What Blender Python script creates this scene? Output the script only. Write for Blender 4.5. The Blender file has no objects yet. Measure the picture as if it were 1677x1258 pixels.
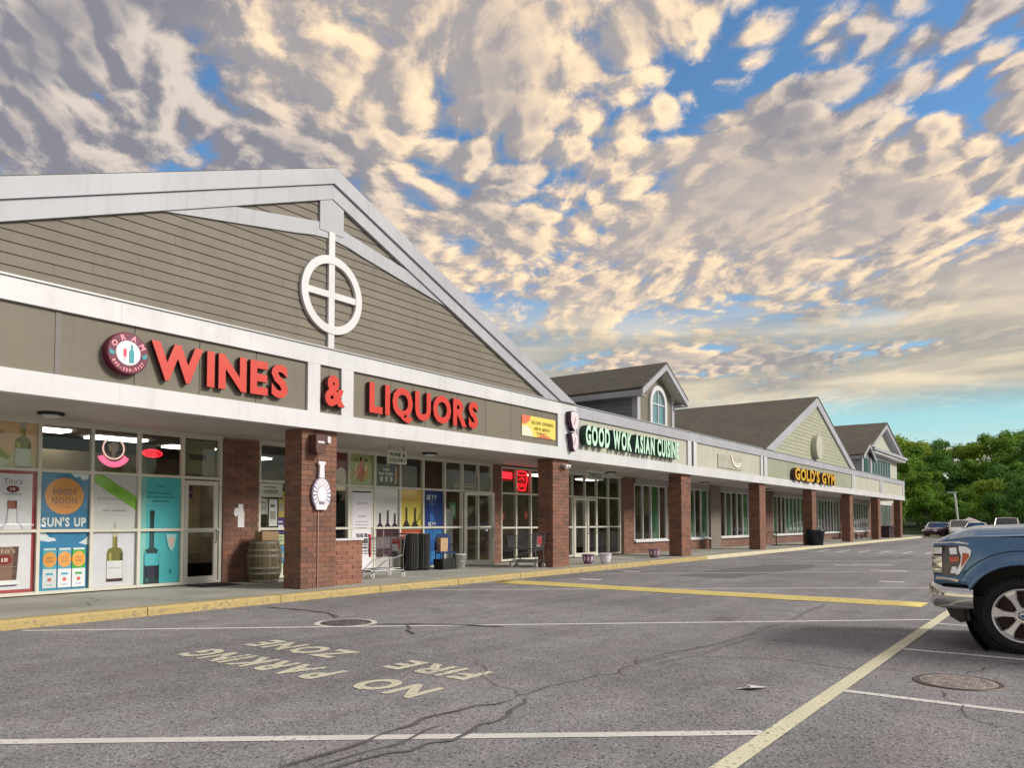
import bpy, bmesh, math, random
from mathutils import Vector, Matrix, noise as mnoise
random.seed(7)
R = math.radians
sc = bpy.context.scene
COL = sc.collection

# ---------------------------------------------------------------- camera
YAW, PITCH, F = R(36.4), R(2.4), 1260.0
cam_d = bpy.data.cameras.new('camera'); cam = bpy.data.objects.new('camera', cam_d); COL.objects.link(cam)
cam_d.sensor_width = 36.0
cam_d.lens = F / 1677.0 * 36.0
cam_d.shift_y = 173.2 / 1677.0
cam_d.clip_start = 0.1; cam_d.clip_end = 3000
cam.location = (0, 0, 1.45)
cam.rotation_euler = (R(90) + PITCH, 0, YAW - R(90))
sc.camera = cam

# ---------------------------------------------------------------- world
SUN_EL, SUN_AZ = 29.0, -66.0          # azimuth: direction the light comes FROM, degrees from +X
world = bpy.data.worlds.new('World'); sc.world = world; world.use_nodes = True
nt = world.node_tree; nt.nodes.clear()
N = nt.nodes.new; L = nt.links.new


def wmath(tree, op, a, b=None, c=None, clamp=False):
    n = tree.nodes.new('ShaderNodeMath'); n.operation = op; n.use_clamp = clamp
    for i, v in enumerate((a, b, c)):
        if v is None: continue
        if isinstance(v, (int, float)): n.inputs[i].default_value = v
        else: tree.links.new(v, n.inputs[i])
    return n.outputs[0]


def wsmooth(tree, v, lo, hi, a=0.0, b=1.0):
    n = tree.nodes.new('ShaderNodeMapRange'); n.interpolation_type = 'SMOOTHSTEP'
    tree.links.new(v, n.inputs[0])
    n.inputs[1].default_value = lo; n.inputs[2].default_value = hi
    n.inputs[3].default_value = a; n.inputs[4].default_value = b
    return n.outputs[0]


def wmix(tree, fac, a, b, blend='MIX'):
    n = tree.nodes.new('ShaderNodeMix'); n.data_type = 'RGBA'; n.blend_type = blend
    if isinstance(fac, (int, float)): n.inputs[0].default_value = fac
    else: tree.links.new(fac, n.inputs[0])
    for i, v in ((6, a), (7, b)):
        if isinstance(v, tuple): n.inputs[i].default_value = (*v, 1)
        else: tree.links.new(v, n.inputs[i])
    return n.outputs[2]


def cloud_group():
    g = bpy.data.node_groups.new('cloud_density', 'ShaderNodeTree')
    g.interface.new_socket('Vector', in_out='INPUT', socket_type='NodeSocketVector')
    g.interface.new_socket('Density', in_out='OUTPUT', socket_type='NodeSocketFloat')
    gi = g.nodes.new('NodeGroupInput'); go = g.nodes.new('NodeGroupOutput')
    def nz(vec, scale, detail, rough, dist=0.0, typ='FBM'):
        n = g.nodes.new('ShaderNodeTexNoise'); n.inputs['Scale'].default_value = scale
        n.inputs['Detail'].default_value = detail; n.inputs['Roughness'].default_value = rough
        n.inputs['Distortion'].default_value = dist
        g.links.new(vec, n.inputs['Vector']); return n
    w = nz(gi.outputs[0], 1.3, 3, .5)
    sub = g.nodes.new('ShaderNodeVectorMath'); sub.operation = 'SUBTRACT'; g.links.new(w.outputs['Color'], sub.inputs[0]); sub.inputs[1].default_value = (.5, .5, .5)
    scl = g.nodes.new('ShaderNodeVectorMath'); scl.operation = 'SCALE'; g.links.new(sub.outputs[0], scl.inputs[0]); scl.inputs['Scale'].default_value = .40
    add = g.nodes.new('ShaderNodeVectorMath'); add.operation = 'ADD'; g.links.new(gi.outputs[0], add.inputs[0]); g.links.new(scl.outputs[0], add.inputs[1])
    big = nz(add.outputs[0], 1.25, 5, .55).outputs['Fac']
    med = nz(add.outputs[0], 3.4, 10, .66, .0).outputs['Fac']
    vo = g.nodes.new('ShaderNodeTexVoronoi'); vo.feature = 'F1'; vo.voronoi_dimensions = '2D'; vo.inputs['Scale'].default_value = 12.0
    g.links.new(add.outputs[0], vo.inputs['Vector'])
    cell = wmath(g, 'SUBTRACT', .62, vo.outputs['Distance'])
    # the mottling only breaks up part of the sheet; elsewhere it stays broad and smooth
    mot = wsmooth(g, nz(gi.outputs[0], .9, 2, .5).outputs['Fac'], .40, .62, .06, .40)
    d = wmath(g, 'MULTIPLY_ADD', big, 1.35, -.10)
    d = wmath(g, 'MULTIPLY_ADD', med, .95, d)
    d = wmath(g, 'MULTIPLY_ADD', wmath(g, 'SUBTRACT', cell, .2), mot, d)
    g.links.new(d, go.inputs[0])
    return g


CG = cloud_group()
geo = N('ShaderNodeTexCoord'); sep = N('ShaderNodeSeparateXYZ'); L(geo.outputs['Generated'], sep.inputs[0])
dx, dy, dz = sep.outputs
dzc = wmath(nt, 'MAXIMUM', dz, 0.0)
den = wmath(nt, 'ADD', dzc, .10)
px = wmath(nt, 'DIVIDE', dx, den); py = wmath(nt, 'DIVIDE', dy, den)
ca_, sa_ = math.cos(R(40)), math.sin(R(40))     # the cloud streets run along this heading
along = wmath(nt, 'ADD', wmath(nt, 'MULTIPLY', px, ca_), wmath(nt, 'MULTIPLY', py, sa_)); across = wmath(nt, 'SUBTRACT', wmath(nt, 'MULTIPLY', py, ca_), wmath(nt, 'MULTIPLY', px, sa_))
comb = N('ShaderNodeCombineXYZ'); L(wmath(nt, 'MULTIPLY', along, .82), comb.inputs[0]); L(wmath(nt, 'MULTIPLY', across, 1.12), comb.inputs[1]); comb.inputs[2].default_value = 3.7


def dens_at(off):
    v = N('ShaderNodeVectorMath'); v.operation = 'ADD'; L(comb.outputs[0], v.inputs[0]); v.inputs[1].default_value = off
    g = N('ShaderNodeGroup'); g.node_tree = CG; L(v.outputs[0], g.inputs[0]); return g.outputs[0]


d0 = dens_at((0, 0, 0)); d1 = dens_at((-.020, -.045, .0))
sky = N('ShaderNodeTexSky'); sky.sky_type = 'NISHITA'; sky.sun_disc = False
sky.sun_elevation = R(SUN_EL); sky.sun_rotation = R(90 - SUN_AZ)
sky.air_density = 1.0; sky.dust_density = .6; sky.ozone_density = 2.2
# clear air: deep blue aloft, paler and greener towards the horizon
air = wmix(nt, wsmooth(nt, dz, .02, .30), wmix(nt, 1.0, sky.outputs[0], (.85, 1.3, 1.2), 'MULTIPLY'), wmix(nt, 1.0, sky.outputs[0], (.74, 1.04, 1.18), 'MULTIPLY'))
# coverage: fewer gaps towards the horizon bank, a clear strip low over the far trees
west = wsmooth(nt, wmath(nt, 'SUBTRACT', dy, dx), -.30, .45)          # the sheet thickens towards the left of the view
cov = wsmooth(nt, wmath(nt, 'MULTIPLY_ADD', west, .17, d0), .845, 1.0)
edge = wmath(nt, 'SUBTRACT', d0, d1)
lit = wsmooth(nt, edge, -.08, .13)
thick = wsmooth(nt, d0, .98, 1.25)
S = .76 / 0.1
def k(c, s=1.0): return tuple(x * S * s for x in c)
ln_ = N('ShaderNodeTexNoise'); ln_.inputs['Scale'].default_value = .85; ln_.inputs['Detail'].default_value = 5; ln_.inputs['Roughness'].default_value = .55; L(comb.outputs[0], ln_.inputs['Vector'])
veil = wsmooth(nt, wmath(nt, 'MULTIPLY_ADD', west, .16, ln_.outputs['Fac']), .44, .66)
gold = wmix(nt, veil, k((1.16, .86, .54)), k((.70, .60, .52)))
shadow = wmix(nt, veil, k((.40, .36, .35)), k((.24, .235, .27)))
core = wmix(nt, veil, k((.60, .50, .42)), k((.31, .29, .305)))
cc = wmix(nt, lit, wmix(nt, thick, shadow, wmix(nt, .5, shadow, core)), wmix(nt, thick, gold, core))
sky1 = wmix(nt, wmath(nt, 'MULTIPLY', cov, .97), air, cc)
# low stratus bank: soft grey-green sheets with cream edges
sv = N('ShaderNodeCombineXYZ'); L(wmath(nt, 'MULTIPLY', dx, 2.2), sv.inputs[0]); L(wmath(nt, 'MULTIPLY', dy, 2.2), sv.inputs[1]); L(wmath(nt, 'MULTIPLY', dz, 17.0), sv.inputs[2])
sn = N('ShaderNodeTexNoise'); sn.inputs['Scale'].default_value = 1.35; sn.inputs['Detail'].default_value = 6; sn.inputs['Roughness'].default_value = .52; sn.inputs['Distortion'].default_value = .25
L(sv.outputs[0], sn.inputs['Vector'])
bankc = wmix(nt, wsmooth(nt, sn.outputs['Fac'], .40, .64), k((.40, .38, .33)), k((.80, .68, .50)))
bankz = wmath(nt, 'MULTIPLY', wsmooth(nt, dz, .115, .165), wsmooth(nt, dz, .30, .205))
bank = wmath(nt, 'MULTIPLY', bankz, wsmooth(nt, sn.outputs['Fac'], .30, .46))
sky2 = wmix(nt, wmath(nt, 'MULTIPLY', bank, .93), sky1, bankc)
# below the bank: glowing horizon air with thin cream streaks
sv2 = N('ShaderNodeCombineXYZ'); L(wmath(nt, 'MULTIPLY', dx, 1.6), sv2.inputs[0]); L(wmath(nt, 'MULTIPLY', dy, 1.6), sv2.inputs[1]); L(wmath(nt, 'MULTIPLY', dz, 30.0), sv2.inputs[2])
sn2 = N('ShaderNodeTexNoise'); sn2.inputs['Scale'].default_value = 1.1; sn2.inputs['Detail'].default_value = 5; L(sv2.outputs[0], sn2.inputs['Vector'])
low = wsmooth(nt, dz, .165, .115)
lowair = wmix(nt, wsmooth(nt, dz, .02, .13), k((.80, .80, .64)), k((.36, .66, .70)))
side = wsmooth(nt, wmath(nt, 'SUBTRACT', dx, dy), .15, .62)     # the clear strip lies towards +X, cream haze elsewhere
lowc = wmix(nt, wmath(nt, 'MULTIPLY', wsmooth(nt, sn2.outputs['Fac'], .44, .60), .9), lowair, k((.86, .70, .50)))
lowc = wmix(nt, side, k((.88, .76, .52)), lowc)
final = wmix(nt, low, sky2, lowc)
gmask = wsmooth(nt, dz, -.02, -.002)
final = wmix(nt, gmask, k((.12, .12, .11)), final)
bg = N('ShaderNodeBackground'); bg.inputs['Strength'].default_value = 0.1; L(final, bg.inputs[0])
wo = N('ShaderNodeOutputWorld'); L(bg.outputs[0], wo.inputs[0])
world.cycles.sampling_method = 'MANUAL'; world.cycles.sample_map_resolution = 256

# ---------------------------------------------------------------- sun (soft: low sun through broken cloud)
sd = bpy.data.lights.new('sun', 'SUN'); sd.energy = 2.3; sd.angle = R(15); sd.color = (1.0, .93, .82)
sun = bpy.data.objects.new('sun', sd); COL.objects.link(sun)
dirv = Vector((math.cos(R(SUN_AZ)) * math.cos(R(SUN_EL)), math.sin(R(SUN_AZ)) * math.cos(R(SUN_EL)), math.sin(R(SUN_EL))))
sun.rotation_euler = dirv.to_track_quat('Z', 'Y').to_euler(); sun.location = (0, -20, 30)

vs = sc.view_settings; vs.view_transform = 'Standard'; vs.look = 'None'; vs.exposure = 0.56; vs.gamma = 1.0; vs.use_curve_mapping = False
sc.render.engine = 'CYCLES'
sc.cycles.max_bounces = 6; sc.cycles.transparent_max_bounces = 12; sc.cycles.use_denoising = True


# ---------------------------------------------------------------- materials
def lin(h):
    h = h.lstrip('#'); r = [int(h[i:i + 2], 16) / 255 for i in (0, 2, 4)]
    return tuple((c / 12.92 if c <= .04045 else ((c + .055) / 1.055) ** 2.4) for c in r)


MATS = {}
def mat(name, col=(.5, .5, .5), rough=.6, metal=0.0, var=.08, vscale=3.0, bump=0.0, bscale=40.0, spec=.5, emit=None, estr=0.0, coat=0.0, rnd=0.0, coord='pos', streak=0.0):
    if name in MATS: return MATS[name]
    m = bpy.data.materials.new(name); m.use_nodes = True; t = m.node_tree
    b = t.nodes['Principled BSDF']
    b.inputs['Roughness'].default_value = rough; b.inputs['Metallic'].default_value = metal
    b.inputs['Specular IOR Level'].default_value = spec; b.inputs['Coat Weight'].default_value = coat
    if coord == 'pos':
        cn = t.nodes.new('ShaderNodeNewGeometry').outputs['Position']
    else:
        cn = t.nodes.new('ShaderNodeTexCoord').outputs['Object']
    c = None
    if var > 0:
        n = t.nodes.new('ShaderNodeTexNoise'); n.inputs['Scale'].default_value = vscale; n.inputs['Detail'].default_value = 5
        t.links.new(cn, n.inputs['Vector'])
        f = wsmooth(t, n.outputs['Fac'], .3, .7, 1 - var, 1 + var)
        if streak > 0:     # rain streaks and grime
            mp = t.nodes.new('ShaderNodeMapping'); mp.inputs['Scale'].default_value = (5.5, 5.5, .45); t.links.new(cn, mp.inputs['Vector'])
            sn_ = t.nodes.new('ShaderNodeTexNoise'); sn_.inputs['Scale'].default_value = 1.0; sn_.inputs['Detail'].default_value = 6; sn_.inputs['Roughness'].default_value = .6; t.links.new(mp.outputs[0], sn_.inputs['Vector'])
            f = wmath(t, 'MULTIPLY', f, wsmooth(t, sn_.outputs['Fac'], .48, .74, 1.0, 1 - streak))
        if rnd > 0:
            oi = t.nodes.new('ShaderNodeObjectInfo'); gi = t.nodes.new('ShaderNodeNewGeometry')
            rr = wmath(t, 'FRACT', wmath(t, 'ADD', oi.outputs['Random'], gi.outputs['Random Per Island']))
            f = wmath(t, 'MULTIPLY', f, wmath(t, 'MULTIPLY_ADD', rr, 2 * rnd, 1 - rnd))
        c = t.nodes.new('ShaderNodeVectorMath'); c.operation = 'SCALE'; c.inputs[0].default_value = col
        t.links.new(f, c.inputs['Scale'])
        t.links.new(c.outputs[0], b.inputs['Base Color'])
    else:
        b.inputs['Base Color'].default_value = (*col, 1)
    if bump > 0:
        n = t.nodes.new('ShaderNodeTexNoise'); n.inputs['Scale'].default_value = bscale; n.inputs['Detail'].default_value = 4
        t.links.new(cn, n.inputs['Vector'])
        bp = t.nodes.new('ShaderNodeBump'); bp.inputs['Strength'].default_value = bump; bp.inputs['Distance'].default_value = .01
        t.links.new(n.outputs['Fac'], bp.inputs['Height']); t.links.new(bp.outputs[0], b.inputs['Normal'])
    if emit:
        b.inputs['Emission Color'].default_value = (*emit, 1); b.inputs['Emission Strength'].default_value = estr
    MATS[name] = m; return m


def pr(h, rough=.45):      # flat print / paint of one colour
    return mat('print_' + h, lin(h), rough, var=.03, vscale=6)


M = {}
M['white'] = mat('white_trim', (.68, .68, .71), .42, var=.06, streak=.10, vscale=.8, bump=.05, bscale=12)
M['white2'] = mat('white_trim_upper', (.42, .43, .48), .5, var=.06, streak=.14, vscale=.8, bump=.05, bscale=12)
M['taupe'] = mat('taupe_panel', (.185, .162, .124), .6, var=.06, streak=.14, vscale=1.2, bump=.1, bscale=30)
M['taupe_side'] = mat('taupe_siding', (.182, .158, .126), .65, var=.06, streak=.10, vscale=2, bump=.15, bscale=60, rnd=.075)
M['cream'] = mat('cream_panel', (.50, .50, .42), .6, streak=.14, var=.05, vscale=1.2)
M['sage'] = mat('sage_panel', (.33, .345, .26), .6, streak=.12, var=.05, vscale=1.2)
M['sage_side'] = mat('sage_siding', (.37, .38, .28), .65, var=.05, vscale=2, rnd=.05)
M['slate_side'] = mat('slate_siding', (.20, .23, .25), .65, var=.06, vscale=2, rnd=.05)
M['soffit'] = mat('soffit_board', (.52, .47, .44), .6, var=.12, vscale=.7)
M['joint'] = mat('dark_joint', (.05, .045, .04), .9, var=0)
M['mortar'] = mat('mortar', (.30, .22, .19), .9, var=.12, vscale=5, bump=.2, bscale=90)
M['mortar_low'] = mat('pale_mortar', (.48, .34, .28), .9, var=.12, vscale=5)
M['alu'] = mat('window_frame_aluminium', (.66, .64, .56), .4, var=.04, vscale=4)
M['black'] = mat('black_plastic', (.02, .02, .022), .45, var=0)
M['rubber'] = mat('rubber', (.008, .008, .010), .75, var=.1, vscale=8, coord='obj')
M['alloy'] = mat('polished_alloy', (.78, .79, .82), .28, .75, var=0)
M['chrome'] = mat('chrome', (.75, .74, .72), .12, 1.0, var=0)
M['steel'] = mat('cart_steel', (.28, .28, .30), .35, .8, var=0)
M['paper'] = mat('white_paper', (.78, .77, .80), .6, var=.03)


def brick_mat(name, cols, dark=(.07, .075, .07)):
    m = bpy.data.materials.new(name); m.use_nodes = True; t = m.node_tree; b = t.nodes['Principled BSDF']
    oi = t.nodes.new('ShaderNodeObjectInfo'); gi = t.nodes.new('ShaderNodeNewGeometry')
    rr = wmath(t, 'FRACT', wmath(t, 'ADD', oi.outputs['Random'], gi.outputs['Random Per Island']))
    cr = t.nodes.new('ShaderNodeValToRGB'); t.links.new(rr, cr.inputs[0])
    els = cr.color_ramp.elements; els[0].color = (*cols[0], 1); els[1].color = (*cols[-1], 1)
    for i, c in enumerate(cols[1:-1]):
        e = els.new((i + 1) / (len(cols) - 1)); e.color = (*c, 1)
    n = t.nodes.new('ShaderNodeTexNoise'); n.inputs['Scale'].default_value = 14; n.inputs['Detail'].default_value = 6; t.links.new(gi.outputs['Position'], n.inputs['Vector'])
    n2 = t.nodes.new('ShaderNodeTexNoise'); n2.inputs['Scale'].default_value = .9; n2.inputs['Detail'].default_value = 3; t.links.new(gi.outputs['Position'], n2.inputs['Vector'])
    c = wmix(t, wmath(t, 'MULTIPLY', wsmooth(t, n.outputs['Fac'], .45, .75), .45), cr.outputs[0], tuple(x * 1.5 for x in cols[0]))
    c = wmix(t, wsmooth(t, n2.outputs['Fac'], .62, .80, 0, .5), c, dark)
    t.links.new(c, b.inputs['Base Color']); b.inputs['Roughness'].default_value = .85
    bp = t.nodes.new('ShaderNodeBump'); bp.inputs['Strength'].default_value = .35; bp.inputs['Distance'].default_value = .006
    t.links.new(n.outputs['Fac'], bp.inputs['Height']); t.links.new(bp.outputs[0], b.inputs['Normal'])
    MATS[name] = m; return m


M['brick'] = brick_mat('red_brown_brick', [(.205, .092, .062), (.265, .122, .082), (.150, .078, .058), (.24, .125, .088), (.120, .072, .056)])
M['brick_low'] = brick_mat('orange_red_brick', [(.25, .105, .072), (.32, .145, .095), (.22, .095, .07), (.29, .13, .095)], (.15, .08, .06))


def brick_wall_mat(name, c1, c2, mort):     # for walls too far away to pick the bricks apart
    m = bpy.data.materials.new(name); m.use_nodes = True; t = m.node_tree; b = t.nodes['Principled BSDF']
    g = t.nodes.new('ShaderNodeNewGeometry'); s = t.nodes.new('ShaderNodeSeparateXYZ'); t.links.new(g.outputs['Position'], s.inputs[0])
    cb = t.nodes.new('ShaderNodeCombineXYZ'); t.links.new(wmath(t, 'ADD', s.outputs[0], s.outputs[1]), cb.inputs[0]); t.links.new(s.outputs[2], cb.inputs[1])
    br = t.nodes.new('ShaderNodeTexBrick'); t.links.new(cb.outputs[0], br.inputs['Vector']); br.inputs['Scale'].default_value = 1
    br.inputs['Brick Width'].default_value = .29; br.inputs['Row Height'].default_value = .1; br.inputs['Mortar Size'].default_value = .006
    br.inputs['Color1'].default_value = (*c1, 1); br.inputs['Color2'].default_value = (*c2, 1); br.inputs['Mortar'].default_value = (*mort, 1)
    n = t.nodes.new('ShaderNodeTexNoise'); n.inputs['Scale'].default_value = 2; n.inputs['Detail'].default_value = 5; t.links.new(g.outputs['Position'], n.inputs['Vector'])
    v = t.nodes.new('ShaderNodeVectorMath'); v.operation = 'SCALE'; t.links.new(br.outputs['Color'], v.inputs[0]); t.links.new(wsmooth(t, n.outputs['Fac'], .3, .7, .8, 1.15), v.inputs['Scale'])
    t.links.new(v.outputs[0], b.inputs['Base Color']); b.inputs['Roughness'].default_value = .85
    bp = t.nodes.new('ShaderNodeBump'); bp.inputs['Strength'].default_value = .4; bp.inputs['Distance'].default_value = .006; bp.invert = True
    t.links.new(br.outputs['Fac'], bp.inputs['Height']); t.links.new(bp.outputs[0], b.inputs['Normal'])
    MATS[name] = m; return m


M['brickwall'] = brick_wall_mat('distant_brickwork', (.19, .092, .072), (.15, .076, .062), (.27, .19, .16))


def glass_mat(name, tint=(.95, .96, .95), refl=1.15):
    m = bpy.data.materials.new(name); m.use_nodes = True; t = m.node_tree; t.nodes.clear()
    o = t.nodes.new('ShaderNodeOutputMaterial'); mx = t.nodes.new('ShaderNodeMixShader'); tr = t.nodes.new('ShaderNodeBsdfTransparent'); gl = t.nodes.new('ShaderNodeBsdfGlossy')
    tr.inputs[0].default_value = (*tint, 1); gl.inputs['Roughness'].default_value = .015
    g = t.nodes.new('ShaderNodeNewGeometry'); dp = t.nodes.new('ShaderNodeVectorMath'); dp.operation = 'DOT_PRODUCT'; t.links.new(g.outputs['Incoming'], dp.inputs[0]); t.links.new(g.outputs['Normal'], dp.inputs[1])
    ca = wmath(t, 'SUBTRACT', 1.0, wmath(t, 'ABSOLUTE', dp.outputs['Value'])); schlick = wmath(t, 'MULTIPLY_ADD', wmath(t, 'POWER', ca, 4.5), .95, .045)
    fr = wmath(t, 'MULTIPLY', schlick, wmath(t, 'SUBTRACT', 1.0, g.outputs['Backfacing'])); n = t.nodes.new('ShaderNodeTexNoise'); n.inputs['Scale'].default_value = .9; n.inputs['Detail'].default_value = 1
    t.links.new(g.outputs['Position'], n.inputs['Vector'])
    bp = t.nodes.new('ShaderNodeBump'); bp.inputs['Strength'].default_value = .05; bp.inputs['Distance'].default_value = .05; t.links.new(n.outputs['Fac'], bp.inputs['Height'])
    t.links.new(bp.outputs[0], gl.inputs['Normal'])
    t.links.new(wmath(t, 'MULTIPLY', fr, refl, clamp=True), mx.inputs[0])
    t.links.new(tr.outputs[0], mx.inputs[1]); t.links.new(gl.outputs[0], mx.inputs[2]); t.links.new(mx.outputs[0], o.inputs[0])
    MATS[name] = m; return m


M['glass'] = glass_mat('storefront_glass')
M['glass_dark'] = glass_mat('tinted_glass', (.22, .25, .25), 1.1)


def asphalt_mat():
    m = bpy.data.materials.new('asphalt'); m.use_nodes = True; t = m.node_tree; b = t.nodes['Principled BSDF']
    g = t.nodes.new('ShaderNodeNewGeometry'); P = g.outputs['Position']
    def nz(s, d, r=.5):
        n = t.nodes.new('ShaderNodeTexNoise'); n.inputs['Scale'].default_value = s; n.inputs['Detail'].default_value = d; n.inputs['Roughness'].default_value = r; t.links.new(P, n.inputs['Vector']); return n.outputs['Fac']
    vo = t.nodes.new('ShaderNodeTexVoronoi'); vo.inputs['Scale'].default_value = 46; t.links.new(P, vo.inputs['Vector'])
    sp = t.nodes.new('ShaderNodeSeparateColor'); t.links.new(vo.outputs['Color'], sp.inputs[0])
    vo2 = t.nodes.new('ShaderNodeTexVoronoi'); vo2.inputs['Scale'].default_value = 110; t.links.new(P, vo2.inputs['Vector'])
    sp2 = t.nodes.new('ShaderNodeSeparateColor'); t.links.new(vo2.outputs['Color'], sp2.inputs[0])
    c = wmix(t, sp.outputs[0], (.205, .197, .206), (.385, .372, .386))
    c = wmix(t, .5, c, wmix(t, sp2.outputs[0], (.125, .121, .128), (.35, .338, .342)))
    chips = wmath(t, 'MULTIPLY', wsmooth(t, sp.outputs[1], .90, .93), wsmooth(t, vo.outputs['Distance'], .55, .35))
    c = wmix(t, wmath(t, 'MULTIPLY', chips, .8), c, (.52, .50, .47))
    pits = wmath(t, 'MULTIPLY', wsmooth(t, sp.outputs[2], .88, .92), wsmooth(t, vo.outputs['Distance'], .6, .4))
    c = wmix(t, wmath(t, 'MULTIPLY', pits, .7), c, (.04, .038, .042))
    tint = wmix(t, wsmooth(t, nz(1.7, 4), .35, .65), (.93, .985, 1.0), (1.0, .975, 1.03))
    c = wmix(t, 1.0, c, tint, 'MULTIPLY')
    trk = t.nodes.new('ShaderNodeMapping'); trk.inputs['Scale'].default_value = (.06, 1.6, 1); t.links.new(P, trk.inputs['Vector']); tn = t.nodes.new('ShaderNodeTexNoise'); tn.inputs['Scale'].default_value = 1.0; tn.inputs['Detail'].default_value = 5; t.links.new(trk.outputs[0], tn.inputs['Vector'])
    big = wmath(t, 'MULTIPLY', wsmooth(t, nz(.22, 6, .6), .3, .7, .80, 1.16), wsmooth(t, tn.outputs['Fac'], .35, .65, .90, 1.07)); mid = wsmooth(t, nz(2.3, 5, .6), .3, .7, .90, 1.1)
    v = t.nodes.new('ShaderNodeVectorMath'); v.operation = 'SCALE'; t.links.new(c, v.inputs[0]); t.links.new(wmath(t, 'MULTIPLY', big, mid), v.inputs['Scale'])
    # old oil drips: small dark spots with a shape of their own
    c = wmix(t, wsmooth(t, nz(.75, 3, .5), .66, .76, 0, .5), v.outputs[0], (.05, .048, .05))
    t.links.new(c, b.inputs['Base Color']); b.inputs['Roughness'].default_value = .82; b.inputs['Specular IOR Level'].default_value = .35
    bp = t.nodes.new('ShaderNodeBump'); bp.inputs['Strength'].default_value = .55; bp.inputs['Distance'].default_value = .008
    t.links.new(wmath(t, 'ADD', vo.outputs['Distance'], wmath(t, 'MULTIPLY', vo2.outputs['Distance'], .5)), bp.inputs['Height']); t.links.new(bp.outputs[0], b.inputs['Normal'])
    MATS['asphalt'] = m; return m


def worn_paint(name, col, under=(.16, .15, .16), lo=.60, hi=.68, sc_=22.0, wear=.75):
    m = bpy.data.materials.new(name); m.use_nodes = True; t = m.node_tree; b = t.nodes['Principled BSDF']
    g = t.nodes.new('ShaderNodeNewGeometry')
    n = t.nodes.new('ShaderNodeTexNoise'); n.inputs['Scale'].default_value = sc_; n.inputs['Detail'].default_value = 8; n.inputs['Roughness'].default_value = .65; t.links.new(g.outputs['Position'], n.inputs['Vector'])
    n2 = t.nodes.new('ShaderNodeTexNoise'); n2.inputs['Scale'].default_value = 1.3; n2.inputs['Detail'].default_value = 4; t.links.new(g.outputs['Position'], n2.inputs['Vector'])
    f = wmath(t, 'MULTIPLY_ADD', n2.outputs['Fac'], .45, wmath(t, 'SUBTRACT', n.outputs['Fac'], .21))
    c = wmix(t, wsmooth(t, f, lo, hi, 0, wear), col, under)
    v = t.nodes.new('ShaderNodeVectorMath'); v.operation = 'SCALE'; t.links.new(c, v.inputs[0]); t.links.new(wsmooth(t, n2.outputs['Fac'], .3, .7, .88, 1.05), v.inputs['Scale'])
    t.links.new(v.outputs[0], b.inputs['Base Color']); b.inputs['Roughness'].default_value = .75
    bp = t.nodes.new('ShaderNodeBump'); bp.inputs['Strength'].default_value = .3; bp.inputs['Distance'].default_value = .006
    t.links.new(n.outputs['Fac'], bp.inputs['Height']); t.links.new(bp.outputs[0], b.inputs['Normal'])
    MATS[name] = m; return m


M['asphalt'] = asphalt_mat()
M['line_white'] = worn_paint('worn_white_road_paint', (.74, .72, .70))
M['line_cream'] = worn_paint('worn_pale_yellow_road_paint', (.74, .71, .52))
M['line_yellow'] = worn_paint('worn_yellow_road_paint', (.70, .58, .20))
M['stencil'] = worn_paint('worn_cream_stencil_paint', (.70, .67, .53), (.24, .23, .23), lo=.53, hi=.64)
M['kerb_yellow'] = worn_paint('worn_yellow_kerb_paint', (.50, .385, .165), (.24, .20, .13), .53, .66, 15, .75)
M['kerb_pale'] = worn_paint('faded_cream_kerb_paint', (.66, .60, .42), (.38, .35, .28), .58, .66, 9, .7)
M['concrete'] = mat('concrete', (.37, .375, .335), .85, var=.16, vscale=.9, bump=.3, bscale=45)


# ---------------------------------------------------------------- mesh helpers
ORG = {}
def org(o): return ORG.get(o.name, Vector((0, 0, 0))) if o else Vector((0, 0, 0))


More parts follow.
